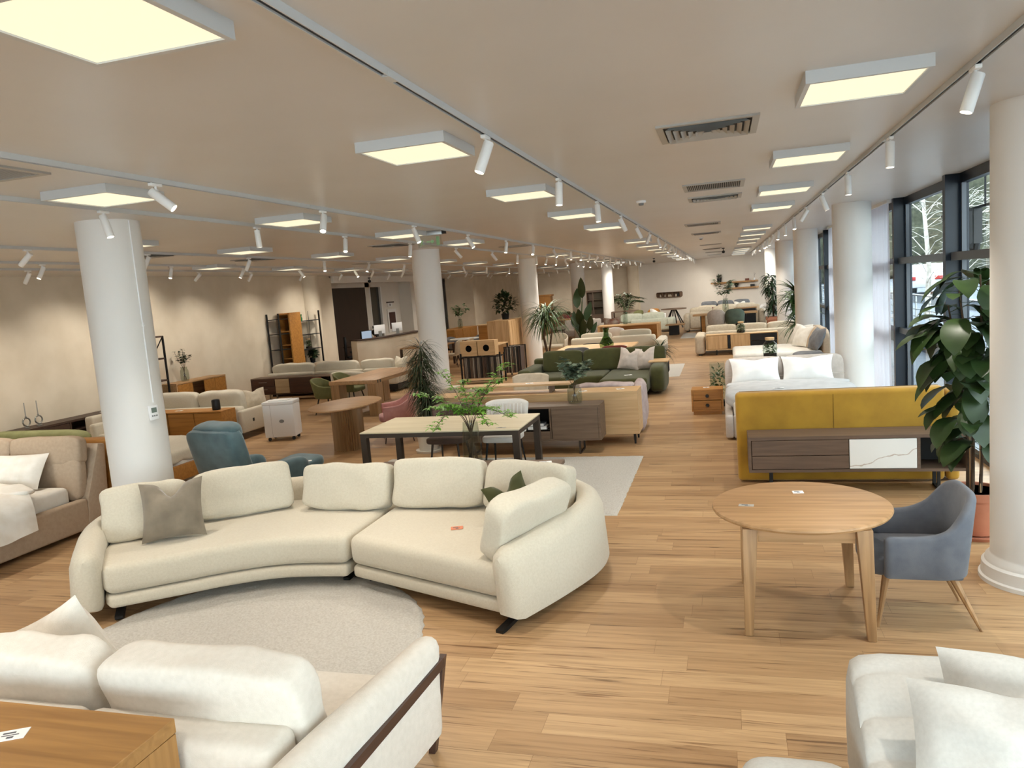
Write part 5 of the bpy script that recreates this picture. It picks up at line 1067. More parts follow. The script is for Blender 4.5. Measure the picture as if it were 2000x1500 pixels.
# ------------------------------------------------------------------ centre and right, beyond the dining table
def centre_cases():
    t = T('credenza', 'low grey-brown credenza right of the ceramic table, carrying the eucalyptus jar', 'sideboard', (-2.9, 10.5, 0)); x0, x1, y0, y1 = -4.0, -1.73, 10.25, 10.7
    case(t, x0, x1, y0, y1, .2, .7, ash_brown, .03)
    for a in (-3.2, -2.45): t.part('divider', B().box(a-.012, a+.012, y0+.01, y1-.02, .23, .67), ash_brown)
    front(t, 'door', -2.43, x1-.03, y0, .22, .675, ash_brown); front(t, 'door', x0+.03, -3.22, y0, .22, .675, ash_brown); front(t, 'drawer', -3.18, -2.46, y0, .22, .345, ash_brown)
    t.part('niche', B().box(-3.18, -2.47, y1-.04, y1-.02, .36, .66).box(-3.18, -2.47, y0+.03, y1-.04, .355, .362), black_in)
    for x in (x0+.35, x1-.32): t.part('leg', B().box(x-.012, x+.012, y0+.04, y0+.065, 0, .2).box(x-.012, x+.012, y1-.065, y1-.04, 0, .2).box(x-.012, x+.012, y0+.065, y1-.065, 0, .02), bronze)
    for i, (w, c, l) in enumerate(((.24, 'e4e1da', 'white book lying at the bottom of the pair in the credenza niche'), (.2, '33424f', 'dark blue book lying on the white book in the credenza niche'))):
        b = T('book', l, 'book', (-2.66, 10.42, .363+.045*i), group='books in the credenza niche'); z = .3635+.046*i
        b.part('cover', B().box(-2.8, -2.8+w+.04, 10.3, 10.5, z, z+.005).box(-2.8, -2.8+w+.04, 10.3, 10.5, z+.04, z+.045).box(-2.8, -2.795, 10.3, 10.5, z+.005, z+.04), mat('cover_'+c, c, .6)); b.part('pages', B().box(-2.794, -2.8+w+.035, 10.305, 10.495, z+.005, z+.04), paper)
    vase_plant('glass jar of eucalyptus on the grey-brown credenza', -2.12, 10.5, .7, .27, .11, .4, leaf_eu, 8, 330, .095, .08, vase='eucalyptus_jar', spread=.3)
    t = T('oak_media_unit', 'long pale oak media unit behind the grey-brown credenza', 'sideboard', (-3.0, 11.1, 0)); x0, x1, y0, y1 = -4.65, -1.27, 10.88, 11.42
    t.part('body', B().box(x0, x1, y0, y1, .15, .79, .003, 1), pale_oak); 
    for k in range(4): front(t, 'door', x0+.03+.83*k, x0+.85+.83*k, y0, .18, .74, pale_oak) if k < 3 else None
    for x in (x0+.1, x1-.07):
        for y in (y0+.05, y1-.06): t.part('leg', B().bar((x, y, 0), (x, y, .15), .025, .04, .04, .06), black)
    s = T('table_riser', 'low pale oak riser shelf standing on the long oak media unit', 'shelf', (-3.2, 11.15, .79)); s.part('top', B().box(-4.1, -2.28, 11.0, 11.3, .9, .93, .003, 1), pale_oak)
    for x in (-3.7, -2.6): s.part('foot', B().box(x-.02, x+.02, 11.03, 11.27, .79, .9), ash_brown)
    for x, y, z, l in ((-2.95, 11.15, .93, 'white price tag on the oak riser shelf'), (-2.1, 11.05, .79, 'white price tag in the middle of the long oak media unit'), (-1.55, 11.15, .79, 'white price tag at the right end of the long oak media unit')): price_tag(x, y, z, 20, l, .12, .09)
    back_chair('dining_chair', 'beige chair back showing above the oak riser shelf', -3.3, 12.3, 180, beige, dark_wood, .55, .92)
    t = T('lounge_armchair', 'greyish lilac lounge chair with a puffy quilt behind the oak media unit', 'armchair', (-1.85, 12.3, 0))
    t.part('backrest', B().soft((-1.85, 11.75, .42), (1.0, .3, .68), 4, 9, None, .01), lilac); t.part('seat', B().soft((-1.85, 12.25, .27), (.95, .9, .34), 5, 9), lilac); t.part('base', B().box(-2.25, -1.45, 11.7, 12.6, .02, .12), black)
    q = B().soft((-1.38, 12.1, .4), (.2, 1.0, .76), 3.5, 9, None, .05, 0, 3).soft((-1.9, 11.74, .76), (.95, .3, .12), 3, 9, None, .03, 0, 5)
    one('quilt', 'crumpled pale lilac quilt hanging over the side of the lounge chair', 'quilt', q, lilac, (-1.38, 12.1, .05))
    t = T('white_lounge', 'white cushioned lounge seat glimpsed behind the oak media unit by the dracaena', 'armchair', (-4.4, 12.2, 0)); t.part('backrest', B().soft((-4.35, 11.9, .45), (.8, .25, .8), 4, 7, None, .01), cream); t.part('seat', B().soft((-4.35, 12.4, .25), (.8, .8, .36), 5, 7), cream)
    for x in (-4.65, -4.05):
        for y in (12.1, 12.7): t.part('leg', B().tube([(x, y, 0), (x, y, .1)], .015, 6), black)
centre_cases()
def green_sofa():
    t = T('green_sofa', 'dark green sofa with a right-hand chaise in the middle of the showroom', 'sofa', (-2.9, 16.3, 0)); g = green_f
    t.part('backrest', B().box(-4.4, -1.45, 17.15, 17.4, .1, .74, .06, 3), g)
    t.part('seat', B().box(-4.15, -2.55, 15.85, 17.15, .15, .44, .06, 3), g); t.part('chaise', B().box(-2.53, -1.55, 15.1, 17.15, .12, .44, .06, 3), g)
    t.part('arm', B().box(-4.45, -4.15, 15.8, 17.3, .1, .62, .07, 3), g); t.part('arm', B().soft((-1.4, 16.25, .33), (.34, 1.3, .58), 5, 9), g)
    for k, x in enumerate((-3.66, -2.7, -1.78)): t.part('back_cushion', B().soft((0, 0, .24), (.94, .24, .5), 7, 11, TR(x, 17.0, .43, 0, -10), .01, .1, k), g)
    for x in (-4.3, -1.7):
        for y in (15.9, 17.2): t.part('leg', B().box(x-.03, x+.03, y-.03, y+.03, 0, .1), black)
    for x in (-2.4, -1.75): t.part('leg', B().box(x, x+.06, 15.2, 15.26, 0, .12), black)
    one('scatter_pillow', 'left of two pale pink pillows on the dark green sofa', 'pillow', B().pillow(.5, .5, .17, TR(-2.12, 16.62, .45, -8, -20, 8), .1, .09, 3), greige, (-2.12, 16.62, .45), 'pale pillows on the green sofa')
    one('scatter_pillow', 'right of two pale pink pillows on the dark green sofa', 'pillow', B().pillow(.5, .5, .17, TR(-1.75, 16.55, .45, -25, -20, -6), .1, .09, 4), greige, (-1.75, 16.55, .45), 'pale pillows on the green sofa')
    t = T('arm_tray', 'oak armrest tray saddled on the right arm of the green sofa', 'tray', (-1.4, 16.5, .62)); t.part('top', B().box(-1.62, -1.2, 16.2, 16.8, .625, .65), pale_oak); t.part('clip', B().box(-1.215, -1.2, 16.3, 16.34, .4, .625).box(-1.215, -1.2, 16.5, 16.54, .4, .625), black)
    price_tag(-2.0, 15.7, .44, 20, 'white price tag on the chaise of the green sofa', .16, .1)
    one('shag_rug', 'cream rug whose corner shows right of the green sofa', 'rug', rug_rect(-3.4, -1.12, 18.6, 21.4, st=.1), rug_m, (-2.2, 20, 0))
    p = T('ponytail_palm', 'spiky potted plant standing behind the right arm of the green sofa', 'plant', (-1.5, 18.1, 0)); fo = B()
    for j in range(3): spiky(fo, (-1.5, 18.1, .78-.06*j), 40, .48, .02, 31+j, 1.6, (-.1, 1.5), .02, 6)
    p.part('pot', B().lathe([(0, 0), (.14, 0), (.18, .38), (.16, .38), (.15, .34), (0, .34)], 24, (-1.5, 18.1, 0)), pot_w); p.part('stem', B().tube([(-1.5, 18.1, .33), (-1.5, 18.1, .78)], [.05, .03], 8), bark); p.part('foliage', fo, leaf_dk)
    t = slab_table('dining_table', 'oak dining table behind the green sofa carrying the green moss vase', -4.25, -2.28, 19.0, 20.5, .76, pale_oak, black, .04, .08, .25)
    for i, (x, m, l) in enumerate(((-3.6, grey_f, 'grey chair tucked at the oak table behind the green sofa'), (-2.65, mat('brick_red_fabric', '7d3a34', .85, 'fabric', '6b2f2a', 8), 'brick red chair tucked at the oak table behind the green sofa'))): back_chair('dining_chair', l, x, 18.75, 0, m, black, .5, .86)
    v = T('moss_vase', 'green glass vase of moss on the oak table behind the green sofa', 'vase', (-2.95, 19.2, .76)); v.part('vase', B().lathe([(0, 0), (.17, 0), (.19, .1), (.07, .3), (.06, .42), (.1, .5), (.09, .5), (.05, .42), (.06, .3), (.17, .1), (0, .02)], 24, (-2.95, 19.2, .76)), gls_g); b = B(); bush(b, (-2.95, 19.2, .9), .12, 80, .07, .04, 4, .7); v.part('moss', b, leaf_md)
    price_tag(-2.55, 19.5, .76, 5, 'white price tag on the oak table behind the green sofa', .2, .12)
    t = T('white_sofa', 'pair-backed white sofa facing away beyond the moss vase table', 'sofa', (-3.3, 24.1, 0))
    t.part('backrest', B().box(-4.78, -3.5, 23.6, 23.85, .15, .72, .07, 3).box(-3.47, -2.1, 23.6, 23.85, .15, .72, .07, 3), cream); t.part('seat', B().box(-4.75, -2.1, 23.85, 24.7, .15, .44, .06, 3), cream); t.part('arm', B().box(-2.08, -1.8, 22.95, 24.7, .1, .6, .08, 3), cream)
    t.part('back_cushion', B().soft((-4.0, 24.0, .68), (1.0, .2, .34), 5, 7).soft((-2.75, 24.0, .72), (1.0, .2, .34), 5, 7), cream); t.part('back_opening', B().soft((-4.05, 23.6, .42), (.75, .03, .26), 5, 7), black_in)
    for x in (-4.6, -1.95):
        for y in (23.7, 24.6): t.part('leg', B().box(x-.03, x+.03, y-.03, y+.03, 0, .15), black)
green_sofa()
def far_centre():
    t = slab_table('console_table', 'long oak console table in the middle distance with a leafy vase', -4.78, -2.4, 29.0, 29.75, .78, pale_oak, pale_oak_z, .05, .1)
    t.part('back_panel', B().box(-4.6, -2.55, 29.65, 29.7, .1, .7), gold_oak)
    vase_plant('glass vase of greenery on the long oak console table', -3.72, 29.3, .78, .5, .1, .75, leaf_md, 14, 150, .14, .09, spread=.25)
    tub_chair('armchair', 'white armchair in front of the long oak console table', -4.0, 28.35, 0, white_m, oak, .62, .5, .46, .66, .76)
    one('scatter_pillow', 'patterned white and rust pillow on the sofa beyond the oak console', 'pillow', B().pillow(.7, .5, .25, TR(-4.58, 31.6, .5, 10, -20), .04, .08, 3), mat('rust_pattern', 'e4ddd2', .8, 'leaf', 'a5593a', 4), (-4.58, 31.6, .5))
    t = T('sage_sofa', 'pale sage sofa beyond the oak console with its cushions along the back', 'sofa', (-3.6, 35, 0)); sg = mat('pale_sage_fabric', 'c6c8b8', .9, 'fabric', 'b6b9a8', 10)
    t.part('seat', B().box(-5.2, -2.3, 35.3, 36.6, .15, .46, .06, 3).box(-4.95, -4.2, 31.2, 35.3, .15, .46, .06, 3), sg); t.part('backrest', B().box(-4.2, -2.3, 35.1, 35.3, .1, .66, .07, 3), sg); t.part('arm', B().box(-2.55, -2.25, 35.0, 36.6, .1, .62, .08, 3), sg)
    for k, (x, y) in enumerate(((-4.2, 35.5), (-3.2, 35.5))): t.part('back_cushion', B().soft((x, y, .72), (1.05, .25, .42), 4, 7, None, .02), sg)
    for x in (-5.0, -2.4):
        for y in (31.4 if x < -4 else 35.2, 36.4): t.part('leg', B().box(x-.03, x+.03, y-.03, y+.03, 0, .15), black)
    t = T('side_table', 'small oak side table with a black panel base beside the aisle', 'side table', (-2.05, 32.9, 0)); t.part('tabletop', B().box(-2.45, -1.65, 32.6, 33.3, .42, .46), oak); t.part('base', B().box(-2.32, -1.9, 32.75, 33.15, 0, .42), black)
    t = T('round_far_table', 'round wooden table on splayed black legs before the white end wall', 'table', (-2.45, 41.0-3.2, 0)); c = (-2.4, 37.9, 0)
    t.part('tabletop', B().lathe([(0, .9), (.62, .9), (.62, .95), (0, .95)], 32, c), walnut)
    for k in range(6): a = R(60*k+20); t.part('leg', B().tube([(c[0]+.55*math.cos(a), c[1]+.55*math.sin(a), 0), (c[0]+.1*math.cos(a), c[1]+.1*math.sin(a), .9)], .03, 6), black)
    tub_chair('dining_chair', 'white chair at the left of the round wooden table by the end wall', -3.1, 37.4, -60, white_m, oak, .6, .6, .5, .8, 1.02)
    tub_chair('dining_chair', 'olive chair far back near the bench by the end wall', -4.2, 37.6, 30, olive, black, .55, .55, .46, .75, 1.0); tub_chair('dining_chair', 'oak-brown chair between olive chair and round wooden table', -3.5, 39.2, 10, gold_oak, oak, .6, .55, .46, .75, .98)
    slab_table('bench_table', 'long brown table far back below the end wall, left of the olive chair', -5.6, -4.25, 38.6, 39.4, .95, walnut, walnut, .05, .08)
    one('shag_rug', 'pale rug lying in the far aisle before the beige sofa', 'rug', rug_rect(-1.75, -1.05, 30.6, 33.6, st=.2), rug_m, (-1.4, 32, 0)); 
    # strelitzia, yucca, wardrobe, sample rack
    x, y = -5.45, 29.0; p = T('strelitzia', 'tall bird-of-paradise plant with paddle leaves in the middle distance', 'plant', (x, y, 0)); fo, st = B(), B()
    for k, (dx, dy, h, L_, wd_) in enumerate(((.28, 0, 2.45, 1.0, .3), (-.15, .1, 2.05, .95, .32), (-.75, .0, 1.75, .8, .5), (.45, .1, 1.5, .9, .34), (.1, -.2, 1.3, .85, .34), (-.35, -.1, 1.2, .8, .3), (.65, .05, 1.05, .75, .28), (-.1, .2, 1.0, .8, .3), (.3, -.25, .95, .7, .26), (.8, .1, .8, .6, .26), (.15, .1, .8, .7, .3))):
        b0 = (x+dx*.55, y+dy*.6, h-L_*.55); st.tube(catmull([(x, y, .3), (x+dx*.25, y+dy*.3, h*.45), b0], 4), [.022]*8+[.012], 5); fo.leaf(b0, (dx*.45, (-.75, .7)[k % 2], 1.5) if k != 2 else (-.3, -.5, .5), L_, wd_, .5 if k != 2 else 1.6, .18, 8, .75)
    p.part('pot', B().lathe([(0, 0), (.2, 0), (.25, .35), (.22, .35), (0, .32)], 24, (x, y, 0)), black); p.part('stem', st, leaf_md); p.part('foliage', fo, leaf_dk)
    x, y = -5.0, 21.3; p = T('dragon_tree', 'arching long-leaved dragon tree right of the tall oak cabinet', 'plant', (x, y, 0)); fo = B()
    for j in range(4): spiky(fo, (x+.12*math.sin(j*2), y, 1.75-.12*j), 60, .95, .035, 60+j, 2.3, (-.1, 1.8), .05, 8)
    p.part('pot', B().lathe([(0, 0), (.18, 0), (.22, .36), (.2, .36), (0, .33)], 24, (x, y, 0)), pot_w); p.part('stem', B().tube([(x, y, .33), (x-.1, y, 1.0), (x, y, 1.7)], [.04, .035, .03], 8).tube([(x, y, .33), (x+.15, y, 1.1), (x+.12, y, 1.6)], [.03, .025, .02], 8), bark); p.part('foliage', fo, leaf_md)
    t = T('tall_oak_cabinet', 'tall pale oak cabinet with plank doors left of the dragon tree', 'cabinet', (-6.3, 22.6, 0)); x0, x1, y0, y1 = -7.0, -6.3, 21.9, 23.5
    t.part('body', B().box(x0, x1, y0, y1, .06, 1.52, .004, 1), pale_oak_z); t.part('base', B().box(x0+.04, x1-.04, y0+.04, y1-.04, 0, .06), black)
    for k in range(6): t.part('door_plank', B().box(x1, x1+.012, y0+.03+.26*k, y0+.27+.26*k, .1, 1.48), pale_oak_z)
    t.part('door_gap', B().box(x1, x1+.006, y0+.8, y0+.825, .08, 1.5), black)
    p = T('potted_ficus', 'dark round ficus on top of the tall oak cabinet', 'plant', (-6.68, 22.9, 1.52)); b = B(); bush(b, (-6.68, 22.9, 2.02), .34, 300, .16, .09, 6, .95); p.part('pot', B().lathe([(0, 0), (.1, 0), (.13, .18), (.11, .18), (0, .16)], 18, (-6.68, 22.9, 1.52)), black); p.part('foliage', b, leaf_dk)
    r = T('fabric_rack', 'black rack of hanging fabric samples behind the second left column', 'display rack', (-6.3, 19.1, 0)); x0, x1, y0, y1 = -6.85, -5.75, 18.9, 19.3
    for x in (x0, x1):
        for y in (y0, y1): r.part('post', B().box(x-.02, x+.02, y-.02, y+.02, 0, .82 if y == y0 else .78), black)
    r.part('rail', B().box(x0, x1, y0-.01, y0+.01, .7, .72).box(x0, x1, y1-.01, y1+.01, .7, .72).box(x0-.01, x0+.01, y0, y1, .7, .72).box(x1-.01, x1+.01, y0, y1, .7, .72).box(x0, x1, y0-.01, y0+.01, .06, .08), black)
    cols = ['5a4a42', '8f8378', '3c3733', 'a99f93', '6f5a4c', '4b4541', '91857a', '2f2b29']; rn = random.Random(2)
    for k in range(26): c = rn.choice(cols); r.part('fabric_sample', B().box(x0+.05+.039*k, x0+.075+.039*k, y0+.02, y1-.04, .14, .7), mat('sample_'+c, c, .9))
    for i, x in enumerate((-6.62, -6.13)):
        bx = T('sample_box', ('left' if i == 0 else 'right')+' of two oak boxes with round holes on the fabric rack', 'box', (x, 19.1, .72), group='round-holed oak boxes on the fabric rack')
        n = 28; b = B(); w, h, cz = .47, .4, .2; o = [(x+.09*math.cos(6.2832*k/n), .74+cz+.09*math.sin(6.2832*k/n)) for k in range(n)]; q = []
        for k in range(n):
            a = 6.2832*k/n; s = max(abs(math.cos(a))/(w/2), abs(math.sin(a))/(h/2)); q.append((x+math.cos(a)/s, .74+cz+math.sin(a)/s))
        for yy in (18.93, 18.95):
            v1 = [b.bm.verts.new((p[0], yy, p[1])) for p in o]; v2 = [b.bm.verts.new((p[0], yy, p[1])) for p in q]
            for k in range(n): b.bm.faces.new((v1[k], v1[(k+1) % n], v2[(k+1) % n], v2[k]))
        bx.part('front', b, pale_oak, smooth=False); bx.part('body', B().box(x-w/2, x+w/2, 19.28, 19.3, .74, 1.14).box(x-w/2, x-w/2+.015, 18.95, 19.28, .74, 1.14).box(x+w/2-.015, x+w/2, 18.95, 19.28, .74, 1.14).box(x-w/2+.015, x+w/2-.015, 18.95, 19.28, .74, .755).box(x-w/2+.015, x+w/2-.015, 18.95, 19.28, 1.125, 1.14), pale_oak); bx.part('lining', B().box(x-w/2+.02, x+w/2-.02, 19.25, 19.27, .76, 1.12), black_in)
    slab_table('side_table', 'small oak table between the sample rack and the tall oak cabinet', -7.1, -6.2, 20.2, 21.3, .92, pale_oak, black, .03, .04)
    r2 = T('fabric_rack', 'second black sample rack right of the round-holed boxes', 'display rack', (-5.6, 20.3, 0))
    for x in (-5.95, -5.5):
        for y in (20.0, 20.6): r2.part('post', B().box(x-.015, x+.015, y, y+.03, 0, .86), black)
    r2.part('rail', B().box(-5.95, -5.5, 20.0, 20.02, .84, .86).box(-5.95, -5.5, 20.6, 20.62, .84, .86), black)
    for k in range(9): r2.part('fabric_sample', B().box(-5.93+.047*k, -5.9+.047*k, 20.03, 20.58, .12, .84), mat('sample_'+cols[k % 8], cols[k % 8], .9))
far_centre()
def far_left():
    for i, (x, y) in enumerate(((-8.9, 23.7), (-8.75, 24.5))): back_chair('dining_chair', ('nearer' if i == 0 else 'farther')+' beige dining chair just right of the second left column', x, y, 95, beige, dark_wood, .52, .9, group='beige chairs right of the second left column')
    slab_table('dining_table', 'wooden dining table beside the two beige chairs', -10.6, -9.25, 23.3, 25.0, .76, oak, dark_wood)
    t = T('round_white_table', 'round white table beyond the beige dining chairs', 'table', (-9.5, 26.9, 0)); t.part('tabletop', B().lathe([(0, .73), (.6, .73), (.6, .76), (0, .76)], 32, (-9.5, 26.9, 0)), white_m); t.part('pedestal', B().lathe([(.25, 0), (.25, .02), (.04, .05), (.04, .73)], 20, (-9.5, 26.9, 0)), black)
    tub_chair('dining_chair', 'grey chair behind the round white table', -9.2, 27.8, 180, grey_f, black, .55, .55); tub_chair('dining_chair', 'second grey chair left of the round white table', -10.0, 27.3, -110, grey_f, black, .55, .55)
    t = T('high_sideboard', 'high golden oak sideboard left of the tall pale cabinet', 'sideboard', (-8.1, 26.5, 0)); t.part('body', B().box(-8.75, -7.45, 26.3, 26.8, .1, 1.22, .004, 1), gold_oak); t.part('top', B().box(-8.78, -7.42, 26.28, 26.82, 1.22, 1.25), pale_oak); t.part('base', B().box(-8.65, -7.55, 26.35, 26.75, 0, .1), black)
    t = T('oak_sideboard', 'bright golden oak sideboard under the far plaster wall, two plants on and beside it', 'sideboard', (-11.8, 32.7, 0)); t.part('body', B().box(-12.3, -11.5, 31.2, 34.4, .1, .9, .004, 1), gold_oak); t.part('base', B().box(-12.2, -11.6, 31.3, 34.3, 0, .1), black)
    for k in range(3): t.part('door', B().box(-11.5, -11.485, 31.25+1.04*k, 32.25+1.04*k, .14, .86), gold_oak)
    vase_plant('glass vase of branches on the bright golden oak sideboard', -11.7, 32.6, .9, .42, .12, .75, leaf_md, 24, 150, .16, .1, spread=.38)
    x, y = -12.1, 30.7; p = T('dracaena', 'leafy dracaena in front of the bright golden oak sideboard', 'plant', (x, y, 0)); fo = B()
    for j in range(6): spiky(fo, (x+.1*math.sin(j*2), y, 1.75-.25*j), 34, .5, .04, 80+j, 1.5, (-.2, 1.3), .03, 5)
    p.part('pot', B().lathe([(0, 0), (.2, 0), (.25, .35), (.22, .35), (0, .32)], 20, (x, y, 0)), white_p); p.part('stem', B().tube([(x, y, .32), (x, y, 1.75)], [.03, .02], 6), bark); p.part('foliage', fo, leaf_dk)
    # cupboards along the rear wall
    t = T('wooden_wardrobe', 'tall wooden wardrobe against the rear wall right of the third left column', 'wardrobe', (-10.3, 44.2, 0)); t.part('body', B().box(-10.75, -9.95, 44.0, 44.6, .1, 1.95), gold_oak); t.part('cornice', B().box(-10.82, -9.88, 43.94, 44.65, 1.95, 2.05), gold_oak); t.part('base', B().box(-10.78, -9.92, 43.97, 44.6, 0, .1), gold_oak)
    for x0, x1 in ((-10.72, -10.36), (-10.34, -9.98)): d = t.part('door', B().box(x0, x1, 43.985, 44.0, .14, 1.92).box(x0+.06, x1-.06, 43.975, 43.985, .2, .95).box(x0+.06, x1-.06, 43.975, 43.985, 1.05, 1.86), gold_oak)
    t = T('glazed_cabinet', 'tall grey-brown display cabinet with glass doors beside the fourth left column', 'cabinet', (-6.9, 42.2, 0)); t.part('body', B().box(-7.45, -7.4, 42, 42.45, .1, 2.0).box(-6.5, -6.45, 42, 42.45, .1, 2.0).box(-7.4, -6.5, 42.4, 42.45, .1, 2.0).box(-7.4, -6.5, 42, 42.4, .1, .75).box(-7.1, -7.04, 42, 42.05, .75, 2.0), walnut); t.part('cornice', B().box(-7.55, -6.35, 41.94, 42.5, 2.0, 2.1), walnut)
    for z in (1.15, 1.55): t.part('shelf', B().box(-7.4, -6.5, 42.05, 42.4, z, z+.025), walnut)
    t.part('glass_door', B().box(-7.03, -6.52, 42.01, 42.02, .78, 1.97), gls); t.part('base', B().box(-7.4, -6.5, 42.05, 42.4, 0, .1), walnut)
    t = T('wooden_sideboard', 'brown sideboard between the wardrobe and the bird-of-paradise plant', 'sideboard', (-8.9, 43, 0)); t.part('body', B().box(-9.6, -7.9, 42.8, 43.3, .1, .85), walnut); t.part('top', B().box(-9.65, -7.85, 42.75, 43.32, .85, .9), walnut); t.part('base', B().box(-9.5, -8, 42.85, 43.2, 0, .1), walnut)
    for k, x in enumerate((-7.75, -7.6)): one('candlestick', ('left' if k == 0 else 'right')+' of two slim candlesticks on the low table by the glazed cabinet', 'candlestick', B().lathe([(0, 0), (.05, 0), (.015, .03), (.015, .35), (.02, .36), (.014, .36), (.01, .75), (0, .76)], 10, (x, 41.0, .78)), dark_wood, (x, 41.0, .78), 'slim candlesticks')
    slab_table('low_table', 'low table carrying two candlesticks near the glazed cabinet', -8.0, -7.3, 40.7, 41.3, .78, walnut, walnut)
    t = slab_table('trestle_table', 'oak table with crossed trestle legs behind the dragon tree', -8.6, -7.4, 36.6, 37.6, .82, oak, oak_z, .05, .08); t.part('trestle', B().tube([(-8.5, 37, .05), (-7.6, 37, .78)], .04, 6).tube([(-7.6, 37.1, .05), (-8.5, 37.1, .78)], .04, 6), oak)
    tub_chair('dining_chair', 'brick red swivel chair behind the trestle table', -8.3, 38.4, 160, MATS['brick_red_fabric'], black, .62, .6, .48, .72, 1.0)
    tub_chair('armchair', 'cream armchair left of the trestle table', -9.2, 36.5, -90, cream, oak, .75, .75, .45, .65, .85)
    tub_chair('armchair', 'white armchair between the dragon tree and the moss vase table', -5.75, 25.6, 180, cream, oak, .85, .75, .42, .62, .8)
    s = T('wooden_stool', 'small brown wooden stool in front of the trestle table', 'stool', (-7.1, 32.6, 0)); s.part('seat', B().box(-7.35, -6.85, 32.4, 32.8, .5, .54), dark_wood)
    for x in (-7.3, -6.9):
        for y in (32.43, 32.77): s.part('leg', B().bar((x, y, 0), (x, y, .5), .035, .035), dark_wood)
    for lab, x0, x1, y0, m, pm, pl in (('light grey sofa with blue cushions beside the bird-of-paradise plant', -7.2, -5.5, 33.4, greige, mat('slate_blue_fabric', '4d5c6e', .85, 'fabric', '414f60', 8), 'slate blue cushion on the light grey sofa'), ('cream sofa with a red cushion near the fourth left column', -9.1, -6.9, 39.0, cream, mat('wine_red_fabric', '7a2730', .85, 'fabric', '692029', 8), 'wine red cushion on the cream sofa by the fourth left column')):
        t = T('sofa', lab, 'sofa', ((x0+x1)/2, y0+.5, 0)); t.part('seat', B().box(x0, x1, y0, y0+1, .12, .45, .06, 3), m); t.part('backrest', B().box(x0, x1, y0+1, y0+1.25, .12, .85, .07, 3), m); t.part('arm', B().box(x0-.2, x0, y0, y0+1.25, .12, .64, .06, 3), m); t.part('arm', B().box(x1, x1+.2, y0, y0+1.25, .12, .64, .06, 3), m)
        for x in (x0, x1): t.part('leg', B().box(x-.04, x+.04, y0+.1, y0+.18, 0, .12).box(x-.04, x+.04, y0+1.05, y0+1.13, 0, .12), black)
        one('scatter_pillow', pl, 'pillow', B().pillow(.55, .5, .22, TR((x0+x1)/2, y0+.75, .46, 10, -25), .05, .08, 3), pm, ((x0+x1)/2, y0+.75, .46))
    x, y = -5.2, 41.5; p = T('areca_palm', 'dark feathery palm in the corner beside the white end wall', 'plant', (x, y, 0)); fo = B(); st = B(); rn = random.Random(8)
    for k in range(16):
        a = rn.uniform(0, 6.28); L_ = rn.uniform(1.0, 1.5); q = catmull([(x, y, .5), (x+.25*math.cos(a)*L_, y+.25*math.sin(a)*L_, .5+.75*L_), (x+.7*math.cos(a)*L_, y+.7*math.sin(a)*L_, .45+.8*L_)], 8); st.tube(q, .012, 4)
        for i in range(5, len(q)):
            for s in (-1, 1): fo.leaf(q[i], (math.cos(a)+s*-math.sin(a)*1.2, math.sin(a)+s*math.cos(a)*1.2, .3), .42, .05, .8, .2, 4, .6)
    p.part('pot', B().lathe([(0, 0), (.2, 0), (.25, .5), (.22, .5), (0, .45)], 20, (x, y, 0)), black); p.part('stem', st, leaf_md); p.part('foliage', fo, leaf_dk)
far_left()
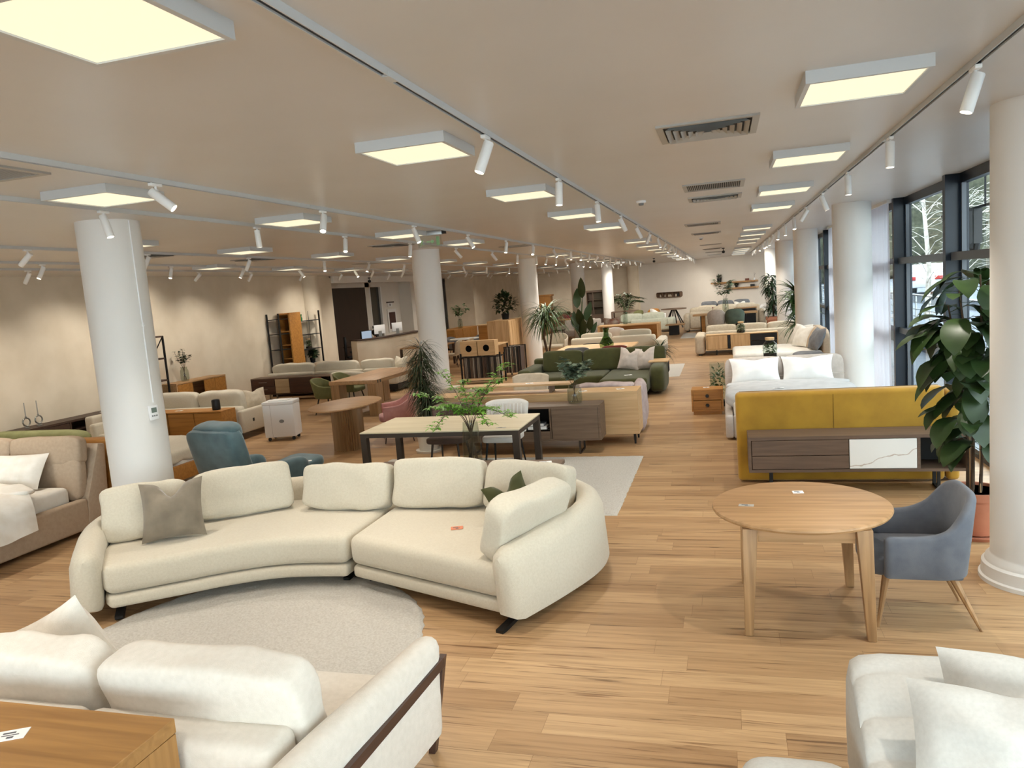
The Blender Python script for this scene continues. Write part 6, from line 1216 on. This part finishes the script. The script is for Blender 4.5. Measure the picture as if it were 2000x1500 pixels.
def right_side():
    # night stand and grey bed
    t = T('nightstand', 'oak nightstand with two drawers left of the grey bed', 'nightstand', (-.34, 13.35, 0)); case(t, -.61, -.08, 13.14, 13.55, .06, .44, gold_oak, .03); front(t, 'drawer', -.58, -.11, 13.14, .255, .41, gold_oak, 'knob'); front(t, 'drawer', -.58, -.11, 13.14, .09, .25, gold_oak, 'knob'); t.part('base', B().box(-.58, -.11, 13.17, 13.52, 0, .06), gold_oak)
    price_tag(-.36, 13.4, .44, 10, 'white price tag on top of the oak nightstand', .1, .07)
    p = T('terrarium_tank', 'tall glass tank of green plants between nightstand and grey bed', 'terrarium', (-.16, 14.0, 0)); p.part('glass', B().box(-.3, -.04, 13.9, 14.16, 0, .012).box(-.3, -.296, 13.9, 14.16, .012, .8).box(-.044, -.04, 13.9, 14.16, .012, .8).box(-.3, -.04, 13.9, 13.904, .012, .8).box(-.3, -.04, 14.156, 14.16, .012, .8), gls); b = B(); bush(b, (-.17, 14.03, .45), .11, 140, .08, .05, 5, 3.0); p.part('foliage', b, leaf_md); p.part('soil', B().box(-.29, -.05, 13.91, 14.15, .012, .1), soil)
    t = T('grey_bed', 'pale grey upholstered bed with two white pillows behind the mustard headboard', 'bed', (.9, 12.0, 0))
    for k in range(2): t.part('headboard', B().soft((0, 0, .48), (.93, .18, .98), 9, 11, TR(.43+.92*k, 13.02, 0, 0, -3), .004, .1, k), greige)
    t.part('headboard_seam', B().box(-.03, 1.82, 12.9, 12.925, .66, .668), MATS['greige_fabric']); t.part('side_rail', B().box(-.05, .06, 11.0, 12.98, .03, .36, .03, 3).box(1.74, 1.85, 11.0, 12.98, .03, .36, .03, 3).box(.06, 1.74, 11.0, 11.1, .03, .36, .03, 3), greige); t.part('mattress', B().box(.07, 1.73, 11.1, 12.92, .3, .54, .06, 4), linen)
    one('grey_blanket', 'pale grey duvet folded back over the grey bed', 'duvet', B().soft((.9, 11.85, .52), (1.86, 1.5, .22), 5, 13, None, .03, 0, 3).soft((.9, 12.5, .585), (1.84, .3, .1), 4, 9, None, .02, 0, 6), mat('pale_grey_bedding', 'c6c7c8', .85, 'fabric', 'b8babc', 6), (.9, 11.8, .5))
    white_b = mat('white_bedding', 'f1f0ee', .85, 'fabric', 'e8e7e5', 6)
    for k, (x, l) in enumerate(((.45, 'left of two white flanged pillows on the grey bed'), (1.25, 'right of two white flanged pillows on the grey bed'))): one('bed_pillow', l, 'pillow', B().pillow(.8, .48, .22, TR(x, 12.76, .55, 3-4*k, -30), .03, .1, 4+k), white_b, (x, 12.78, .55), 'white pillows on the grey bed')
    price_tag(.72, 11.6, .645, 4, 'white price tag on the pale grey duvet', .16, .06)
    t = T('dark_console', 'dark grey console table behind the grey bed carrying the cork-topped jar', 'console', (1.0, 13.75, 0)); t.part('top', B().box(.12, 1.64, 13.45, 14.0, .82, .86), mat('dark_grey_wood', '5c5450', .55, 'wood', '4c4541', 4)); t.part('side_panel', B().box(.12, .16, 13.47, 13.98, 0, .82).box(1.6, 1.64, 13.47, 13.98, 0, .82), MATS['dark_grey_wood'])
    jar('corked terrarium jar on the dark grey console behind the grey bed', .74, 13.85, .86, .36, .12, 7)
    one('grey_throw', 'folded dark grey throw on the right of the dark console', 'throw', B().soft((1.35, 13.78, .9), (.5, .34, .1), 3, 7, None, .02, 0, 2), grey_f, (1.35, 13.78, .86))
    # white daybed with head at the right
    t = T('white_bed', 'cream white bed lying across, its head behind the second right-hand column', 'bed', (1.1, 18.2, 0)); t.part('base', B().box(.16, 2.0, 17.1, 19.1, .06, .4, .05, 3), linen); t.part('mattress', B().box(.15, 2.0, 17.08, 19.12, .38, .62, .07, 4), linen); t.part('headboard', B().soft((2.05, 18.1, .55), (.2, 2.1, 1.02), 6, 9), taupe); t.part('foot', B().box(.25, .35, 17.2, 17.3, 0, .07).box(.25, .35, 18.9, 19.0, 0, .07).box(1.8, 1.9, 17.2, 17.3, 0, .07).box(1.8, 1.9, 18.9, 19.0, 0, .07), black)
    for k, (x, y, m, l, rz) in enumerate(((1.62, 18.75, linen, 'farther of two cream pillows on the white bed', -60), (1.6, 18.1, linen, 'nearer of two cream pillows on the white bed', -65), (1.8, 17.55, taupe, 'taupe pillow near the head of the white bed', -75), (1.78, 17.25, grey_f, 'dark grey pillow at the near corner of the white bed', -80))): one('bed_pillow', l, 'pillow', B().pillow(.66, .5, .2, TR(x, y, .63, rz, -25), .03, .06, k+3), m, (x, y, .63), 'pillows on the white bed')
    # sideboard with black fronts, beige sofa behind
    t = T('oak_black_sideboard', 'oak sideboard with black drawers behind the white bed', 'sideboard', (.5, 23.4, 0)); x0, x1, y0, y1 = -.57, 1.48, 23.2, 23.65; case(t, x0, x1, y0, y1, .16, .62, pale_oak, .025); front(t, 'door', x0+.03, x0+.62, y0, .19, .59, pale_oak_z); t.part('divider', B().box(x0+.63, x0+.7, y0, y0+.02, .185, .595), black); front(t, 'door', x0+.71, x0+1.27, y0, .19, .59, pale_oak_z); front(t, 'drawer', x0+1.28, x1-.03, y0, .39, .59, black); front(t, 'drawer', x0+1.28, x1-.03, y0, .19, .385, black)
    for x in (x0+.3, x1-.3): t.part('leg', B().box(x-.015, x+.015, y0+.05, y0+.08, 0, .16).box(x-.015, x+.015, y1-.08, y1-.05, 0, .16), black)
    jar('corked terrarium jar on the oak sideboard with black drawers', .45, 23.45, .62, .34, .13, 8)
    t = T('beige_sofa', 'long beige sofa facing away behind the black-drawered sideboard', 'sofa', (.75, 24.4, 0)); t.part('backrest', B().box(-.6, 2.1, 23.8, 24.05, .1, .68, .06, 3), beige); t.part('seat', B().box(-.55, 2.1, 24.05, 24.9, .12, .44, .06, 3), beige); t.part('arm', B().box(-.9, -.6, 23.3, 24.9, .04, .62, .08, 3), beige)
    for k in range(3): t.part('back_cushion', B().soft((-.12+.9*k, 24.15, .68), (.9, .24, .36), 5, 9, None, .01), beige)
    t.part('foot', B().box(-.8, -.7, 23.4, 23.5, 0, .045).box(1.9, 2.0, 24.7, 24.8, 0, .13).box(-.8, -.7, 24.7, 24.8, 0, .045).box(1.9, 2.0, 23.85, 23.95, 0, .11), black)
    # dracaena between columns
    x, y = 1.95, 22.3; p = T('yucca', 'bright green yucca between the right-hand columns by the window', 'plant', (x, y, 0)); fo = B()
    for (dx, h, n) in ((0, 1.75, 46), (.12, 1.25, 40), (.05, .85, 34), (-.08, 1.55, 30)): spiky(fo, (x+dx, y, h), int(n*1.5), .72, .075, int(h*30), 1.2, (-.5, 1.6), .03, 6)
    p.part('pot', B().lathe([(0, 0), (.16, 0), (.2, .34), (.18, .34), (0, .31)], 20, (x, y, 0)), pot_w); p.part('stem', B().tube([(x, y, .3), (x, y, 1.75)], [.04, .03], 8).tube([(x, y, .4), (x+.12, y, 1.25)], [.03, .02], 8), bark); p.part('foliage', fo, leaf_md)
    # tall corn plant in terracotta
    x, y = 1.95, 33.0; p = T('corn_plant', 'tall corn plant in a square terracotta pot by the far right columns', 'plant', (x, y, 0)); fo = B(); rn = random.Random(4)
    for j in range(11): spiky(fo, (x+rn.uniform(-.15, .1), y, 2.15-.14*j), 26, .5, .07, 140+j, 1.9, (-.2, 1.3), .04, 6)
    p.part('pot', B().bar((x, y, 0), (x, y, .5), .42, .42, .58, .58).box(x-.3, x+.3, y-.3, y+.3, .4, .52), terracotta); p.part('stem', B().tube([(x, y, .5), (x, y, 2.1)], [.04, .03], 8), bark); p.part('foliage', fo, leaf_dk)
    one('leaning_mirror', 'brown framed board leaning on the column behind the corn plant', 'mirror', B().box(2.28-.04, 2.28+.02, 33.3, 34.0, 0, 1.75, .01, 1), walnut, (2.28, 33.6, 0))
    # far dining set
    t = slab_table('dining_table', 'oak dining table with eucalyptus vase in front of the far beige sofas', -1.3, 1.3, 32.6, 33.6, .8, oak, black, .06, .1, .3)
    t.part('trestle', B().box(-.95, -.8, 32.7, 33.5, 0, .74), gold_oak)
    vase_plant('glass vase of eucalyptus on the far oak dining table', .05, 33.0, .8, .6, .13, .85, leaf_eu, 21, 200, .18, .12, spread=.35)
    tub_chair('dining_chair', 'pale pink tub chair at the near side of the far oak table', -.33, 32.3, 0, greige, oak, .68, .6, .48, .75, 1.0); tub_chair('dining_chair', 'green tub chair at the near side of the far oak table', .4, 32.2, 0, mat('sage_velvet', '5f6f62', .8, 'fabric', '526156', 7), black, .72, .6, .48, .75, 1.0)
    t = T('beige_sofa', 'beige sofa behind the far oak dining table, back to the camera', 'sofa', (0, 35, 0)); t.part('backrest', B().box(-1.5, 1.42, 34.3, 34.55, .1, .86, .08, 3), beige); t.part('seat', B().box(-1.5, 1.42, 34.55, 35.4, .1, .46, .06, 3), beige); t.part('arm', B().box(-1.75, -1.5, 33.9, 35.4, .05, .8, .1, 3), beige); t.part('arm', B().box(1.42, 1.68, 33.9, 35.4, .05, .8, .1, 3), beige)
    for k in range(3): t.part('back_cushion', B().soft((-1+k, 34.7, .85), (1.0, .25, .4), 4, 7, None, .02), beige)
    t.part('foot', B().box(-1.65, -1.55, 34.0, 34.1, 0, .06).box(1.55, 1.65, 34.0, 34.1, 0, .06).box(-1.65, -1.55, 35.2, 35.3, 0, .06).box(1.55, 1.65, 35.2, 35.3, 0, .06), black)
    one('shelf_board', 'dark console board on the far beige sofa back, right end', 'board', B().box(.4, 1.35, 34.1, 34.29, .88, .93), oak, (.9, 34.2, .88)); mesh_obj('support', B().box(.45, 1.3, 34.12, 34.27, 0, .88), black, bpy.data.objects['shelf_board'], (.9, 34.2, .88))
    t = T('grey_sofa', 'grey sofa against the end wall below the floating shelves', 'sofa', (0, 38, 0)); t.part('backrest', B().box(-1.1, 1.2, 39.0, 39.3, .1, 1.0, .08, 3), grey_f); t.part('seat', B().box(-1.1, 1.2, 37.9, 39.0, .1, .5, .06, 3), grey_f); t.part('arm', B().box(-1.35, -1.1, 37.9, 39.3, .1, .8, .08, 3), grey_f); t.part('arm', B().box(1.2, 1.4, 37.9, 39.3, .1, .8, .08, 3), grey_f)
    for k in range(3): t.part('back_cushion', B().soft((-.72+.78*k, 38.85, .9), (.76, .24, .5), 5, 7, None, .01), grey_f)
    t.part('foot', B().box(-1.25, -1.15, 38, 38.1, 0, .11).box(1.22, 1.32, 38, 38.1, 0, .11).box(-1.25, -1.15, 39.1, 39.2, 0, .11).box(1.22, 1.32, 39.1, 39.2, 0, .11), black)
    t = T('beige_sofa', 'second far beige sofa between the grey sofa and the oak dining table', 'sofa', (.2, 36.5, 0)); t.part('seat', B().box(-1.2, 1.4, 36.2, 37.0, .1, .46, .06, 3), beige); t.part('backrest', B().box(-1.2, 1.4, 37.0, 37.25, .1, .86, .08, 3), beige)
    for k in range(3): t.part('back_cushion', B().soft((-.77+.87*k, 36.95, .8), (.86, .24, .46), 5, 7, None, .015), beige)
    t.part('foot', B().box(-1.1, -1.0, 36.3, 36.4, 0, .11).box(1.2, 1.3, 36.3, 36.4, 0, .11).box(-1.1, -1.0, 37.05, 37.15, 0, .11).box(1.2, 1.3, 37.05, 37.15, 0, .11), black)
    for x, y, z, m, l, c in ((-.75, 36.6, .47, MATS['wine_red_fabric'], 'dark red pillow on the second far beige sofa', 0), (1.05, 36.6, .47, brown_l, 'brown pillow on the second far beige sofa', .1), (.75, 38.55, .6, linen, 'white pillow on the grey sofa by the end wall', .1)): one('scatter_pillow', l, 'pillow', B().pillow(.55, .5, .2, TR(x, y, z, 5, -22), .08, .08, 3), m, (x, y, z))
    tub_chair('armchair', 'light armchair at the far right behind the corn plant', 1.95, 36.3, 180, greige, dark_wood, .8, .75, .45, .7, .95)
    # wall shelves, following the oblique end wall
    ang = math.degrees(math.atan2(-6, 8.1)); k = 6/8.1
    def wy(x): return 40.0+(3.2-x)*k
    for x0, x1, z, l in ((-.45, 1.62, 1.98, 'upper of two oak floating shelves on the white end wall'), (.25, 1.64, 1.66, 'lower of two oak floating shelves on the white end wall')):
        sx = 1.08; x0 *= sx; x1 *= sx; w = (x1-x0)/math.cos(math.atan(k)); M = TR((x0+x1)/2, wy((x0+x1)/2), z, ang)
        one('floating_shelf', l, 'shelf', B().box(-w/2, w/2, -.3, -.002, -.04, .04, .005, 1, M), oak, ((x0+x1)/2, wy((x0+x1)/2)-.1, z), 'floating shelves on the end wall')
    def on(x): return (x, wy(x)-.24)
    for x, z, s, l in ((-.2, 2.02, .2, 'bushy plant in a dark pot on the upper floating shelf'), (.66, 1.70, .12, 'small plant on the lower floating shelf')):
        q = on(x); p = T('potted_plant', l, 'plant', (*q, z)); b = B(); bush(b, (q[0], q[1]-.02, z+.04+s*1.2), s*.55, 90, .1, .06, int(x*10)+5, .9); p.part('pot', B().lathe([(0, 0), (s*.5, 0), (s*.6, s), (s*.5, s), (0, s*.9)], 16, (*q, z)), black); p.part('foliage', b, leaf_dk)
    q = on(1.2); one('shelf_box', 'reddish wooden box on the upper floating shelf', 'box', B().box(q[0]-.1, q[0]+.1, q[1]-.05, q[1]+.06, 2.02, 2.13, .004), mat('red_brown_box', '6d3a26', .6), (*q, 2.02)); q = on(1.45); one('shelf_box', 'black box on the lower floating shelf', 'box', B().box(q[0]-.11, q[0]+.11, q[1]-.05, q[1]+.06, 1.70, 1.82, .004), black, (*q, 1.70))
    q = on(1.55); t = T('twig_vase', 'tiny vase with a twig at the right end of the upper floating shelf', 'vase', (*q, 2.02)); t.part('vase', B().lathe([(0, 0), (.04, 0), (.05, .06), (.02, .12), (0, .12)], 12, (*q, 2.02)), white_p); t.part('twig', B().tube([(*q, 2.1), (q[0], q[1], 2.4)], .006, 4).tube([(q[0], q[1], 2.25), (q[0]+.07, q[1], 2.38)], .005, 4), bark)
    q = on(-.42); one('shelf_figure', 'tiny ring ornament at the left end of the upper floating shelf', 'ornament', B().tube([(q[0]+.05*math.cos(a*.63), q[1], 2.085+.05*math.sin(a*.63)) for a in range(11)], .014, 6), walnut, (*q, 2.02))
    # capsule shelf
    xc = -2.95; M = TR(xc, wy(xc), 1.52, ang); w, h = 1.75, .3; r = .09
    def rr(w, h, r): 
        P = []
        for cx, cz, a0 in ((w/2-r, h/2-r, 0), (-w/2+r, h/2-r, 90), (-w/2+r, -h/2+r, 180), (w/2-r, -h/2+r, 270)):
            for j in range(6): a = R(a0+18*j); P.append((cx+r*math.cos(a), cz+r*math.sin(a)))
        return P
    t = T('capsule_shelf', 'rounded box shelf with little compartments on the white end wall', 'shelf', (xc, wy(xc), 1.52)); b = B(); O, I = rr(w, h, r), rr(w-.05, h-.05, r-.025); n = len(O)
    V = [[b.bm.verts.new(M @ Vector((p[0], y, p[1]))) for p in P] for P, y in ((O, -.003), (O, -.25), (I, -.25), (I, -.02))]
    for a, c in ((0, 1), (1, 2), (2, 3)):
        for j in range(n): b.bm.faces.new((V[a][j], V[a][(j+1) % n], V[c][(j+1) % n], V[c][j]))
    b.bm.faces.new(V[3]); t.part('body', b, walnut); 
    for j in (-.45, -.15, .3): t.part('divider', B().box(j-.01, j+.01, -.24, -.03, -h/2+.025, h/2-.025, M=M), walnut)
    for j, c in enumerate((-.65, -.3, -.02, .1, .22, .5, .65)): q = M @ Vector((c, -.13, 0)); one('ornament', ['pale round', 'pale tall', 'first small white', 'second small white', 'third small white', 'pale wide', 'dark'][j]+' ornament inside the rounded box shelf', 'ornament', B().lathe([(0, 0), (.05, 0), (.055, .06), (.02, .14 if j != 6 else .2), (0, .15 if j != 6 else .21)], 12, (q.x, q.y, 1.52-h/2+.026)), black if j == 6 else mat('pale_pottery', 'b7aa97'), (q.x, q.y, 1.52-h/2+.026), 'ornaments in the rounded box shelf')
right_side()
